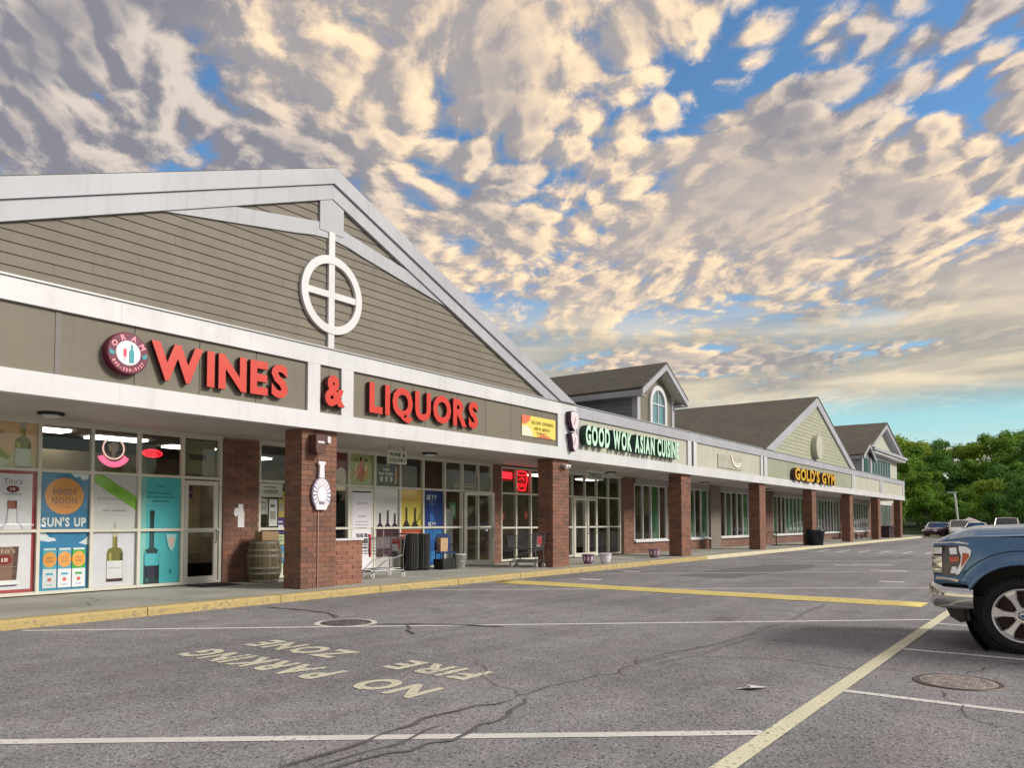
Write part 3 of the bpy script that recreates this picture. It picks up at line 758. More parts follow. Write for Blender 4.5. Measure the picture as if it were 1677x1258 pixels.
rake(shopA, GX, 8.63, 8.31, .397, 4.952, FY - .12, FY + .1, M['white2'])
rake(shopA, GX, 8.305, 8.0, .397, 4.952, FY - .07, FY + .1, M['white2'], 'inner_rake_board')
for s in (-1, 1):
    mb = MB(); pl_ = [(GX + s * .31, 7.44)]
    xe_t = (8.02 - 7.5) / (.397 - .175); xe_b = (8.02 - 7.2) / (.397 - .172)
    mb.prism([(GX + s * .08, 7.49), (GX + s * xe_t, 7.5 - .175 * xe_t), (GX + s * xe_b, 7.2 - .172 * xe_b), (GX + s * .9, 7.045), (GX + s * .45, 7.14), (GX + s * .08, 7.18)], FY - .035, FY + .05)
    mb.build('collar_beam_board', M['white2'], shopA)
B(GX - .305, GX + .305, FY - .05, FY + .05, 7.30, 8.02).build('king_post', M['white2'], shopA)
B(GX - .075, GX + .075, FY - .06, FY + .05, 4.953, 7.32).build('vertical_batten', M['white'], shopA)
mb = MB(); n = 48
for i in range(n):
    a0, a1 = 2 * math.pi * i / n, 2 * math.pi * (i + 1) / n
    def rp(r, a, y): return (GX + .02 + r * math.cos(a), y, 6.03 + r * 1.02 * math.sin(a))
    v = [rp(.62, a0, FY - .075), rp(.78, a0, FY - .075), rp(.78, a1, FY - .075), rp(.62, a1, FY - .075), rp(.62, a0, FY), rp(.78, a0, FY), rp(.78, a1, FY), rp(.62, a1, FY)]
    mb.add(v, [(0, 1, 2, 3), (1, 5, 6, 2), (4, 0, 3, 7)])
ring = mb.build('emblem_ring', M['white'], shopA)
for a, b in ((GX - .62, GX - .076), (GX + .076, GX + .66)): B(a, b, FY - .062, FY, 5.965, 6.095).build('emblem_crossbar', M['white'], shopA)

shingle = mat('shingle_roof', (.130, .108, .095), .9, var=.16, vscale=2.2, bump=.5, bscale=22)


def shingle_mat():
    m = bpy.data.materials.new('asphalt_shingles'); m.use_nodes = True; t = m.node_tree; b = t.nodes['Principled BSDF']
    g = t.nodes.new('ShaderNodeNewGeometry'); s = t.nodes.new('ShaderNodeSeparateXYZ'); t.links.new(g.outputs['Position'], s.inputs[0])
    cb = t.nodes.new('ShaderNodeCombineXYZ'); t.links.new(s.outputs[1], cb.inputs[0]); t.links.new(wmath(t, 'MULTIPLY', s.outputs[2], 2.2), cb.inputs[1])
    br = t.nodes.new('ShaderNodeTexBrick'); t.links.new(cb.outputs[0], br.inputs['Vector']); br.inputs['Scale'].default_value = 1
    br.inputs['Brick Width'].default_value = .33; br.inputs['Row Height'].default_value = .26; br.inputs['Mortar Size'].default_value = .012; br.inputs['Mortar Smooth'].default_value = .6
    br.inputs['Color1'].default_value = (.150, .118, .098, 1); br.inputs['Color2'].default_value = (.105, .090, .080, 1); br.inputs['Mortar'].default_value = (.055, .05, .045, 1)
    n = t.nodes.new('ShaderNodeTexNoise'); n.inputs['Scale'].default_value = .8; n.inputs['Detail'].default_value = 8; n.inputs['Roughness'].default_value = .7; t.links.new(g.outputs['Position'], n.inputs['Vector'])
    c = wmix(t, wsmooth(t, n.outputs['Fac'], .42, .62), br.outputs['Color'], (.115, .118, .088))
    t.links.new(c, b.inputs['Base Color']); b.inputs['Roughness'].default_value = .92
    return m


SH = shingle_mat()


def roof(sh, cx, zr, half, ze, y0, y1, th=.14, name='roof'):
    for s in (-1, 1):
        mb = MB(); mb.add([(cx, y0, zr), (cx, y1, zr), (cx + s * half, y1, ze), (cx + s * half, y0, ze), (cx, y0, zr - th), (cx, y1, zr - th), (cx + s * half, y1, ze - th), (cx + s * half, y0, ze - th)],
                          [(0, 1, 2, 3), (7, 6, 5, 4), (0, 3, 7, 4), (1, 5, 6, 2), (3, 2, 6, 7)])
        mb.build(name, SH, sh)


roof(shopA, GX, 8.648, 9.30, 8.648 - .397 * 9.30, FY - .10, 34, .012)
# second gable (gym)
G2 = 46.0
B_ = MB(); B_.prism([(37.0, 4.92), (55.0, 4.92), (G2, 8.45)], FY + .06, FY + .1); B_.build('gable_wall', M['joint'], shopC)
lapped(shopC, G2, 8.6, 4.955, 8.36, M['sage_side'], .20, 11)
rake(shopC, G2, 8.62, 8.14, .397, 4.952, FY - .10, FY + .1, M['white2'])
roof(shopC, G2, 8.69, 9.38, 8.69 - .397 * 9.38, FY - .13, 40, .055)
mb = MB(); mb.smooth = False
mb.lathe([(0.0001, -.30), (.70, -.30), (.70, .12)], (45.55, FY, 5.72), 40, 'y'); o = mb.build('round_louvre', M['cream'], shopC)

# dormer on the restaurant
D = dict(x0=24.15, x1=26.95, xm=25.75)
DX0, DX1, DXM, DY, DZE, DZR = 24.05, 27.0, 25.55, 12.32, 6.25, 7.15
dm = MB(); dm.prism([(DX0, 4.9), (DX1, 4.9), (DX1, DZE), (DXM, DZR - .12), (DX0, DZE)], DY, 16.5); dormer = dm.build('dormer', M['taupe'], shopB)
z = 4.96
while z < 6.2:
    for a, b in ((DY + .12, 14.3), (14.304, 16.4)):
        mb = MB(); mb.add([(DX0 - .026, a, z), (DX0 - .026, b, z), (DX0 - .006, b, z + .165), (DX0 - .006, a, z + .165), (DX0, a, z), (DX0, b, z), (DX0, b, z + .165), (DX0, a, z + .165)], [(0, 1, 2, 3)[::-1], (0, 4, 5, 1)[::-1], (0, 3, 7, 4)[::-1], (1, 5, 6, 2)[::-1]])
        mb.build('siding_plank', M['slate_side'], dormer)
    z += .155
for a, b in ((DX0 - .04, DX0 + .18), (DX1 - .18, DX1 + .04)):
    B(a, b, DY - .04, DY + .18 if a < 25 else DY + .1, 4.96, 6.2).build('corner_board', M['white2'], dormer)
    B(a - .03, b + .03, DY - .07, DY + .2 if a < 25 else DY + .1, 6.05, 6.2).build('capital', M['white2'], dormer)
# arched window
wx, wz0, wz1, wr = 25.62, 5.02, 5.72, .52
def arch(r, y, n=20): return [(wx - r, wz0 - (r - wr), y)] + [(wx - r * math.cos(math.pi * i / n), wz1 + r * 1.0 * math.sin(math.pi * i / n), y) for i in range(n + 1)] + [(wx + r, wz0 - (r - wr), y)]
mb = MB(); o_ = arch(wr + .17, 0); i_ = arch(wr, 0); nn = len(o_)
for yy in (DY - .09, DY): mb.v += [(x, yy, z) for x, z, _ in o_] + [(x, yy, z) for x, z, _ in i_]
for i in range(nn):
    j = (i + 1) % nn; mb.f += [(i, j, j + nn, i + nn), (i, i + 2 * nn, j + 2 * nn, j), (i + nn, j + nn, j + 3 * nn, i + 3 * nn)]; mb.m += [0] * 3; mb.sm += [False] * 3
mb.build('window_frame', M['white'], dormer)
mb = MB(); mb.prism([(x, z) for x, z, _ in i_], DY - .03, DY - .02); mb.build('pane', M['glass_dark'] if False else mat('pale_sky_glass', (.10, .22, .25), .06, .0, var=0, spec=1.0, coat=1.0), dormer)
B(wx - .02, wx + .02, DY - .06, DY - .032, wz0, wz1 + wr).build('muntin', M['white'], dormer); B(wx - wr, wx + wr, DY - .062, DY - .034, wz1 - .02, wz1 + .02).build('muntin', M['white'], dormer)
B(wx - wr - .24, wx + wr + .24, DY - .14, DY, wz0 - .24, wz0 - .175).build('sill', M['white'], dormer)
# dormer roof with white eaves
for s, xe in ((-1, DX0 - .42), (1, DX1 + .42)):
    k_ = (DZR - DZE) / (DXM - DX0); ze = DZR - k_ * abs(xe - DXM)
    mb = MB(); mb.add([(DXM, DY - .45, DZR + .08), (DXM, 17, DZR + .08), (xe, 17, ze + .08), (xe, DY - .45, ze + .08), (DXM, DY - .45, DZR + .02), (DXM, 17, DZR + .02), (xe, 17, ze + .02), (xe, DY - .45, ze + .02)], [(0, 1, 2, 3), (7, 6, 5, 4), (0, 3, 7, 4), (1, 5, 6, 2), (3, 2, 6, 7)])
    mb.build('dormer_roof', SH, shopB)
    mb = MB(); mb.prism([(DXM + s * .0015, DZR + .019), (xe, ze + .019), (xe, ze - .20), (DXM + s * .0015, DZR - .21)], DY - .44, DY - .36); mb.build('dormer_rake_board', M['white2'], shopB)
    xa, xb = (xe, xe + .06) if s < 0 else (xe - .06, xe)
    B(xa, xb, DY - .358, 16.9, ze - .21, ze - .01).build('eave_board', M['white2'], shopB)
    B(min(xe + .062 * -s, DX0 - .001 if s < 0 else DX1 + .001), max(xe + .062 * -s, DX0 - .001 if s < 0 else DX1 + .001), DY - .355, 16.9, ze - .20, ze - .17).build('eave_soffit', M['white2'], shopB)
    mb = MB(); mb.add([(DXM, DY - .355, DZR - .2), (DXM, DY - .001, DZR - .2), (xe, DY - .001, ze - .19), (xe, DY - .355, ze - .19)], [(0, 1, 2, 3)]); mb.build('rake_soffit', M['cream'], shopB)

# far two-storey block with its own gable
fb = thing('upper_storey_block', 'two storey end block with a small gable and a row of upper windows', 'building', (68, 20, 4.86))
FBY = 13.0
mb = MB(); mb.prism([(63.6, 4.87), (75.4, 4.87), (75.4, 7.0), (63.6, 7.0)], FBY, 32); wall = mb.build('wall', M['cream'], fb)
mb = MB(); mb.prism([(63.2, 7.1), (75.8, 7.1), (68.9, 9.35)], FBY + .05, 32); mb.build('gable_wall', M['cream'], fb)
B(62.6, 76.4, FBY - .75, FBY + .04, 6.9, 7.12).build('cornice', M['white2'], fb); B(62.8, 76.2, FBY - .6, FBY - .002, 6.72, 6.9).build('cornice_soffit', M['white'], fb)
for s, xe in ((-1, 62.7), (1, 76.2)):
    mb = MB(); mb.add([(68.9, FBY - .5, 9.62), (68.9, 34, 9.62), (xe, 34, 7.25), (xe, FBY - .5, 7.25), (68.9, FBY - .5, 9.5), (68.9, 34, 9.5), (xe, 34, 7.13), (xe, FBY - .5, 7.13)], [(0, 1, 2, 3), (7, 6, 5, 4), (0, 3, 7, 4), (3, 2, 6, 7)]); mb.build('roof', SH, fb)
    mb = MB(); mb.prism([(68.9, 9.49), (xe, 7.12), (xe - s * .9, 7.12), (68.9, 9.12)], FBY - .45, FBY + .05); mb.build('rake_board', M['white2'], fb)
for i in range(8):
    x0 = 64.9 + i * 1.02
    f = MB().box(x0, x0 + .08, FBY - .06, FBY, 5.0, 6.45).build('mullion', M['white'], fb)
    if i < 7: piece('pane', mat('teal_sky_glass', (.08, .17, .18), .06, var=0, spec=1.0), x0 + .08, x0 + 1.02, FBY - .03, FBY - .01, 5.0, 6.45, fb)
B(64.8, 72.2, FBY - .07, FBY, 6.451, 6.6).build('window_head', M['white'], fb)
# small dormer left of it
mb = MB(); mb.prism([(60.2, 4.87), (63.5, 4.87), (63.5, 6.35), (61.85, 7.15), (60.2, 6.35)], 12.75, 20); dd = mb.build('side_dormer', M['slate_side'], fb)
B(60.15, 60.7, 12.66, 12.749, 4.88, 6.3).build('corner_board', M['white2'], dd); B(63.0, 63.55, 12.66, 12.749, 4.88, 6.3).build('corner_board', M['white2'], dd)
B(60.1, 60.199, 12.75, 13.3, 4.88, 6.3).build('corner_board', M['white2'], dd)
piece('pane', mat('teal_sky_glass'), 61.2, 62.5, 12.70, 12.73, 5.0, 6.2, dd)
for s, xe in ((-1, 59.7), (1, 64.0)):
    mb = MB(); mb.add([(61.85, 12.4, 7.4), (61.85, 20, 7.4), (xe, 20, 6.38), (xe, 12.4, 6.38), (61.85, 12.4, 7.3), (61.85, 20, 7.3), (xe, 20, 6.28), (xe, 12.4, 6.28)], [(0, 1, 2, 3), (7, 6, 5, 4), (0, 3, 7, 4), (3, 2, 6, 7)]); mb.build('roof', SH, fb)
    mb = MB(); mb.prism([(61.85, 7.29), (xe, 6.27), (xe, 6.02), (61.85, 7.02)], 12.42, 12.5); mb.build('rake_board', M['white2'], fb)
    xa, xb = (xe, xe + .08) if s < 0 else (xe - .08, xe); B(xa, xb, 12.51, 19.9, 6.03, 6.26).build('eave_board', M['white2'], fb)

# ---------------------------------------------------------------- brick pillars
PLAB = ['nearest brick pillar with a white bottle-shaped sign and a low brick wall beside it', 'second brick pillar from the camera with a shopping cart against its side', 'third brick pillar from the camera, right of the patterned flower pot', 'fourth brick pillar from the camera, at the right edge of the dental panel',
        'fifth brick pillar from the camera with a big black planter at its foot', 'sixth brick pillar from the camera, left of the bench', 'seventh brick pillar from the camera, right of the bench', 'last brick pillar at the far end of the canopy beside the dark bin']
def pillar(i):
    x1 = 10.5 + 8.9 * i; x0 = x1 - .87; y0, y1 = 12.2, 12.72
    t = thing('brick_pillar', PLAB[i], 'brick pillar', ((x0 + x1) / 2, 12.46, SW), 'brick pillars holding up the canopy')
    J = .005
    B(x0 + .012, x1 - .012, y0 + .012, y1 - .012, SW - .02, 3.283).build('mortar_core', M['mortar'], t)
    rest = MB(); n = 31; ch = (3.28 - SW) / n; r_ = random.Random(i + 3)
    for c in range(n):
        z0 = SW + c * ch + J; z1 = SW + (c + 1) * ch - J; odd = c % 2
        front = [(x0, x0 + .29), (x0 + .29, x0 + .58), (x0 + .58, x1)] if not odd else [(x0, x0 + .145), (x0 + .145, x0 + .435), (x0 + .435, x0 + .725), (x0 + .725, x1)]
        side = [(y0 + .09, y0 + .38), (y0 + .38, y1)] if not odd else [(y0 + .09, y0 + .235), (y0 + .235, y1)]
        for a, b in front:
            p_ = r_.uniform(0, .003); q = (a + (J if a > x0 else 0), b - (J if b < x1 else 0), y0 - p_, y0 + .088, z0, z1)
            piece('brick', M['brick'], *q, t) if i < 3 else rest.box(*q)
        for a, b in side:
            p_ = r_.uniform(0, .003); q = (x0 - p_, x0 + .09, a + J * .6, b - (J if b < y1 else 0), z0, z1)
            piece('brick', M['brick'], *q, t) if i < 3 else rest.box(*q)
        for a, b in side: rest.box(x1 - .09, x1, a + J, b - (J if b < y1 else 0), z0, z1)
        for a, b in front[1:-1]: rest.box(a + J, b - J, y1 - .09, y1, z0, z1)
    rest.build('bricks', M['brick'], t, kind='stuff')
    return t
PILL = [pillar(i) for i in range(8)]

# low brick wall behind the first pillar
lw = thing('low_brick_wall', 'low orange-red brick wall with a white cap beside the nearest pillar', 'low wall', (11.05, 12.5, SW))
B(10.515, 11.35, 12.362, 12.62, SW, 1.06).build('mortar_core', M['mortar_low'], lw)
for c in range(9):
    z0 = SW + c * .102 + .007; z1 = z0 + .088; odd = c % 2
    xs_ = [10.51, 10.80, 11.09, 11.36] if odd else [10.51, 10.655, 10.945, 11.235, 11.36]
    for a, b in zip(xs_, xs_[1:]): piece('brick', M['brick_low'], a + .007, b - (.007 if b < 11.35 else 0), 12.35, 12.44, z0, z1, lw)
    for a, b in (((12.445, 12.63),) if odd else ((12.445, 12.54), (12.552, 12.63))): piece('brick', M['brick_low'], 11.28, 11.361, a, b, z0, z1, lw)
B(10.505, 11.38, 12.32, 12.66, 1.062, 1.10).build('cap', M['white'], lw)

# ---------------------------------------------------------------- shop walls
def wall_block(sh, x0, x1, z0, z1, m_='brickwall', y0=WY - .02, y1=WY + .2, name='brick_wall'): return B(x0, x1, y0, y1, z0, z1).build(name, M[m_], sh)


def bricked(sh, x0, x1, z0, z1, stuff=False):
    w = B(x0, x1, WY - .028, WY + .2, z0, z1).build('brick_wall', M['mortar'], sh)
    rest = MB(); c = 0; z = z0
    while z < z1 - .05:
        zt = min(z + .1, z1); x = x0 - (.145 if c % 2 else 0)
        while x < x1 - .01:
            a, b = max(x, x0) + .005, min(x + .29, x1) - .005
            if b - a > .03:
                if stuff: rest.box(a, b, WY - .04, WY, z + .005, zt - .005)
                else: piece('brick', M['brick'], a, b, WY - .04, WY, z + .005, zt - .005, w)
            x += .29
        z += .1; c += 1
    if stuff: rest.build('bricks', M['brick'], w, kind='stuff')
    return w


bricked(shopA, 9.63, 10.53, SW, 3.285)
bricked(shopA, 19.09, 19.54, SW, 3.285)
bricked(shopB, 21.95, 22.7, SW, 3.285, True)
bricked(shopB, 27.72, 28.60, SW, 3.285, True); bricked(shopB, 28.60, 36.62, SW, .60, True); bricked(shopB, 31.85, 33.2, .60, 3.285, True)
B(36.62, 37.95, WY - .12, WY + .2, SW, 3.285).build('plain_pier', mat('grey_brown_render', (.20, .175, .15), .8), shopC)
wall_block(shopC, 37.95, 84, SW, .60); 
for a, b in ((42.4, 44.2), (45.2, 46.55), (53.2, 55.6), (62.6, 65.4), (72.6, 75.9), (82.6, 84)): wall_block(shopC, a, b, .60, 3.285, y0=WY - .03)
B(78, 84, WY - .02, 30, .1, 3.28).build('end_wall', M['brickwall'], shopC) if False else None
B(84, 84.2, WY - .05, 30, 0, 4.86).build('end_wall', M['brickwall'], shopC); B(73.31, 84, WY - .05, WY + .15, 3.285, 4.85).build('upper_end_wall', M['cream'], shopC)
B(.9, 1.1, WY + .25, 40, 0, 4.69).build('end_wall', M['brickwall'], shopA)
B(.9, 84, 39.9, 40.1, 0, 4.69).build('rear_wall', M['brickwall'], shopB)


def window(sh, xs, zs, skip=(), fw=.055, header=None, y=WY, glass='glass', dep=.09, ledge=False):
    """frame with mullions at xs and bars at zs; a pane part in each opening"""
    mb = MB(); h = fw / 2
    for x in xs: mb.box(x - h, x + h, y - .02, y + dep, zs[0] - h, zs[-1] + h)
    for z in zs:
        for a, b in zip(xs, xs[1:]): mb.box(a + h, b - h, y - .015, y + dep - .005, z - h, z + h)
    f = mb.build('window_frame', M['alu'] if sh is shopA or xs[0] < 28 else M['white'], sh)
    for i, (a, b) in enumerate(zip(xs, xs[1:])):
        for j, (c, d) in enumerate(zip(zs, zs[1:])):
            if (i, j) in skip: continue
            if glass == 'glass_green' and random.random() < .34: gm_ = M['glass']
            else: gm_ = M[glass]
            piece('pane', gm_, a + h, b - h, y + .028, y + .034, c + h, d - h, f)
    if ledge: B(xs[0] - .1, xs[-1] + .1, y - .14, y - .021, zs[0] - .10, zs[0] - .02).build('window_ledge', M['white'], sh)
    return f


ZB = [.19, 1.29, 2.37, 3.22]
window(shopA, [1.43, 2.35, 3.27, 4.18, 5.09, 6.0, 6.91, 7.81, 8.72, 9.58], ZB, skip=[(8, 0), (8, 1)])
window(shopA, [10.56, 11.45, 12.32, 13.19, 14.07, 15.02, 15.94, 16.85, 17.64, 18.40, 19.06], ZB, skip=[(3, 0), (3, 1), (7, 0), (7, 1), (8, 0), (8, 1), (9, 0), (9, 1)])
window(shopA, [19.57, 20.38, 21.22, 21.95], [.22, 1.26, 2.37, 3.2])
window(shopB, [22.73, 23.85, 24.74, 25.61, 26.52, 27.46], [.22, 1.26, 2.38, 3.2], skip=[(1, 0), (1, 1), (2, 0), (2, 1)])
B(22.7, 27.72, WY - .02, WY + .06, 3.23, 3.285).build('window_header', M['alu'], shopB)
B(.9, 19.09, WY - .02, WY + .06, 3.2505, 3.285).build('window_header', M['alu'], shopA)
M['glass_green'] = mat('tree_reflection_window', (.045, .115, .065), .05, var=.35, vscale=.9, spec=1.0, coat=1.0)  # green of the reflected trees is put into the pane colour
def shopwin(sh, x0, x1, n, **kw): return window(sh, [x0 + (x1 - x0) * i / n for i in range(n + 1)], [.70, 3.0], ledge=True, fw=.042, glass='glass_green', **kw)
hm = mat('grey_window_header', (.33, .30, .29), .6)
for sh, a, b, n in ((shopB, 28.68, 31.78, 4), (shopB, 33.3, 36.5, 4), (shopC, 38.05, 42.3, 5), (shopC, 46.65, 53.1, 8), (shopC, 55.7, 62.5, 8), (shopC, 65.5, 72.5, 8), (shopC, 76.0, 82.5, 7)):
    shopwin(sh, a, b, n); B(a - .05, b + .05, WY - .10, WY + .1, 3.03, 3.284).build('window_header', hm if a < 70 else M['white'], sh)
B(44.2, 45.2, WY - .02, WY + .05, .2, 3.0).build('service_door', M['white'], shopC)

# doors
def door(sh, x0, x1, z0, z1, name='door', cover=None, rot=None, hinge=None, bar=True, y=WY):
    w = x1 - x0; s = .085; mb = MB()
    ox, oy = (x0, y) if not hinge else hinge
    mb.box(0, s, -.025, .025, z0, z1); mb.box(w - s, w, -.025, .025, z0, z1); mb.box(s, w - s, -.024, .024, z0, z0 + .14); mb.box(s, w - s, -.024, .024, z1 - .09, z1)
    if bar: mb.box(s, w - s, -.022, .022, 1.23, 1.28)
    me = mb.mesh(name, M['alu'], (0, 0, 0)); o = bpy.data.objects.new(name, me); COL.objects.link(o); o.parent = sh; g_ = org(sh)
    o.location = (ox - g_.x, oy - g_.y, -g_.z); o.rotation_euler = (0, 0, rot or 0)
    if not cover:
        for c, d in ((z0 + .14, 1.23), (1.28, z1 - .09)):
            p_ = B(s, w - s, -.004, .004, c, d).mesh('pane', M['glass']); po = bpy.data.objects.new('pane', p_); COL.objects.link(po); po.parent = o
    hb_ = MB(); hb_.tube([(w - .05 if rot is None else w - .06, -.03, 1.0), (w - .06, -.075, 1.02), (w - .06, -.075, 1.28), (w - .06, -.03, 1.3)], .012)
    ho = bpy.data.objects.new('handle', hb_.mesh('handle', M['steel'])); COL.objects.link(ho); ho.parent = o
    return o


door(shopA, 8.77, 9.53, .17, 2.31, y=WY + .03)
door(shopA, 13.225, 14.035, .17, 2.33, cover=True, y=WY + .02)
door(shopA, 17.62, 18.55, .17, 2.33, rot=R(-38), hinge=(17.66, WY - .06))
door(shopB, 23.9, 24.72, .17, 2.33, y=WY - .03, rot=R(-10)); door(shopB, 24.72, 25.6, .17, 2.33, y=WY)

# interiors: dim room behind the glass with ceiling lights
dk = mat('dim_interior_wall', (.22, .17, .12), .9, var=.3, vscale=1.3); dk2 = mat('dim_interior_floor', (.14, .12, .10), .5); dk3 = mat('interior_ceiling', (.28, .25, .21), .9)
for sh, a, b, yd in ((shopA, 1.1, 19.5, 23), (shopB, 19.7, 36.6, 21), (shopC, 36.7, 84, 21)):
    B(a, b, yd, yd + .1, .1, 3.5).build('inner_back_wall', dk, sh); B(a, b, WY + .26, yd - .002, .08, .12).build('inner_floor', dk2, sh); B(a, b, WY + .26, yd - .002, 3.42, 3.46).build('inner_ceiling', dk3, sh)
    B(a - .05, a, WY + .26, yd - .002, .12, 3.41).build('inner_side_wall', dk, sh)
tube = mat('lit_light_panel', (.9, .88, .8), .5, var=0, emit=(1, .93, .78), estr=5.0)
for x, y in ((6.35, 17.3), (8.35, 17.9), (3.0, 17), (10.6, 18.6), (15.2, 17.4), (13.4, 20), (16.6, 20.2)):
    if 1:
        piece('ceiling_light', tube, x, x + 1.25, y, y + .5, 3.37, 3.419, shopA)
for x in (22, 26, 30, 34): piece('ceiling_light', tube, x, x + 1.2, 18, 18.5, 3.37, 3.419, shopB)
for x in range(39, 80, 5): piece('ceiling_light', tube, x, x + 1.2, 18, 18.5, 3.37, 3.419, shopC)
B(9.02, 9.75, 15.9, 16.0, .75, 2.3).build('door_reflection_panel', mat('tan_door_reflection', (.62, .48, .28), .7, var=.2, vscale=3), shopA)  # added tan panel standing in for the warm reflection in the door glass
# beige bulkhead and shelving seen through the transoms
B(5.6, 9.4, 17.6, 17.7, 2.35, 3.0).build('inner_bulkhead', mat('beige_bulkhead', (.45, .38, .26), .8), shopA)
B(14.5, 19.0, 18.1, 18.2, 2.4, 3.05).build('inner_bulkhead', mat('beige_bulkhead'), shopA)
shelfm = mat('dark_wood_shelf', (.08, .05, .035), .6); botm = mat('shelf_bottles', (.10, .07, .04), .2, var=.5, vscale=20)
for i, (x, y) in enumerate(((6.1, 16.9), (8.9, 18.5), (12.0, 17.2), (15.4, 17.0), (20.1, 17.4))):
    t = thing('bottle_shelf', ['dark wooden shelf of bottles behind the poster windows', 'dark wooden shelf of bottles seen through the left glass door', 'dark wooden shelf of bottles behind the covered door', 'dark wooden shelf of bottles behind the blue and yellow posters', 'dark wooden shelf of bottles behind the neon sign window'][i], 'shelf', (x + .6, y + .2, .12), 'bottle shelves inside the liquor shop')
    mb = MB(); mb.box(x, x + .04, y, y + .4, .12, 2.1); mb.box(x + 1.3, x + 1.34, y, y + .4, .12, 2.1); mb.box(x + .04, x + 1.3, y + .37, y + .4, .12, 2.1)
    for z in (.2, .62, 1.05, 1.48, 1.9): mb.box(x + .04, x + 1.3, y, y + .37, z, z + .03)
    mb.build('shelf_frame', shelfm, t)
    bb = MB(); r_ = random.Random(i)
    for z in (.23, .65, 1.08, 1.51):
        for q in range(9): bb.lathe([(.04, z), (.04, z + .2), (.014, z + .25), (.014, z + .33), (.0001, z + .33)], (x + .12 + q * .135, y + .12, 0), 7)
    bb.build('bottles', botm, t, kind='stuff')

# ================================================================ SIGNS
red_f = mat('red_acrylic_face', lin('#d0382a'), .4, var=.05, vscale=5); red_s = mat('dark_red_return', (.07, .008, .012), .5, var=0)
def channel(text, x0, x1, z0, z1, name, label, mf, ms, depth=.13, y=FY + .015, wt='b', gap=.10, thick=None, sizes=None):
    t = thing(name, label, 'sign', ((x0 + x1) / 2, y, z0))
    for i, (ch, ox, sx, sy) in enumerate(layout(text, wt, x1 - x0, z1 - z0, gap)):
        mb = MB(); k_ = 1 if not sizes else sizes.get(i, 1)
        glyph_into(mb, ch, wt, (x0 + ox, y - .02, z0 + (z1 - z0) * (1 - k_) * .5), FX, FZ, FN, sx, sy * k_, depth, 0, 1)
        mb.build('letter', [mf, ms], t)
    return t
channel('WINES', 6.47, 9.14, 3.81, 4.40, 'wines_sign', 'red channel letters spelling WINES on the taupe fascia', red_f, red_s, .085)
channel('&', 9.99, 10.50, 3.80, 4.40, 'ampersand_sign', 'single red ampersand between WINES and LIQUORS', red_f, red_s, .14)
channel('LIQUORS', 11.22, 14.87, 3.80, 4.42, 'liquors_sign', 'red channel letters spelling LIQUORS right of the ampersand', red_f, red_s, .085)
channel('GOOD WOK ASIAN CUISINE', 19.85, 26.5, 3.80, 4.38, 'restaurant_sign', 'pale mint letters with dark sides spelling GOOD WOK ASIAN CUISINE', mat('mint_face', lin('#c9f0d8'), .4, var=.03), mat('dark_green_return', (.008, .05, .035), .5, var=0), .22, gap=.13, wt='b')
channel("GOLD'S GYM", 40.9, 49.0, 3.68, 4.30, 'gym_sign', "bold yellow letters spelling GOLD'S GYM on the far sage fascia", mat('gold_face', lin('#d9a92c'), .4, var=.03), mat('dark_brown_return', (.05, .018, .01), .5, var=0), .25, gap=.08)

# round shop badge
t = thing('round_badge_sign', 'round maroon badge sign lettered ORAM left of WINES', 'sign', (6.06, FY, 3.78))
mb = MB(); bx, bz = 6.07, 4.10
mb.lathe([(.0001, -.14), (.315, -.14), (.33, -.125), (.33, .015)], (bx, FY, bz), 40, 'y'); mb.build('badge_disc', mat('maroon', lin('#6b1738'), .45, var=.05), t)
mb = MB(); mb.lathe([(.0001, -.1445), (.19, -.1445), (.195, -.14)], (bx, FY, bz), 32, 'y'); mb.build('badge_centre', pr('#eeeef6'), t)
mb = MB()
pm = [pr('#2f9ea6'), pr('#e0435c'), pr('#ff9fb0')]
def bpoly(pts, m_, lay=.148): 
    n = len(pts); ar = sum(pts[i][0] * pts[(i + 1) % n][1] - pts[(i + 1) % n][0] * pts[i][1] for i in range(n)); pts = pts if ar > 0 else pts[::-1]
    mb.add([(bx + a, FY - lay, bz + b) for a, b in pts], [tuple(range(n))], m_)
bpoly([(.01, -.15), (.09, -.15), (.09, .02), (.065, .07), (.065, .14), (.035, .14), (.035, .07), (.01, .02)], 0)
bpoly([(-.08, -.06), (-.03, -.06), (-.03, .06), (-.08, .06)], 1); bpoly([(-.06, -.06), (-.05, -.06), (-.05, -.13), (-.06, -.13)], 1, .1485)
for s in (-1, 1): bpoly([(s * .21, -.01), (s * .30, .03), (s * .29, -.05), (s * .23, -.06)], 0)
def arc_text(txt, r, a0, a1, h, up=True):
    n = len(txt)
    for i, ch in enumerate(txt):
        if ch == ' ': continue
        a = R(a0 + (a1 - a0) * i / max(1, n - 1)); rad = Vector((math.cos(a), 0, math.sin(a))); tan = Vector((math.sin(a), 0, -math.cos(a)))
        uy = rad if up else -rad; ux = tan if up else -tan; w = GLY[('b', ch)][2] * h / CAP
        o_ = Vector((bx, FY - .1465, bz)) + rad * (r - h / 2 if up else r + h / 2) - ux * (w / 2)
        glyph_into(mb, ch, 'b', o_, ux, uy, FN, h / CAP, h / CAP, .0001, 2, 2, True)
arc_text('ORAM', .255, 150, 30, .085); arc_text('845-354-9127', .265, 212, 328, .05, False)
mb.build('badge_print', pm, t)

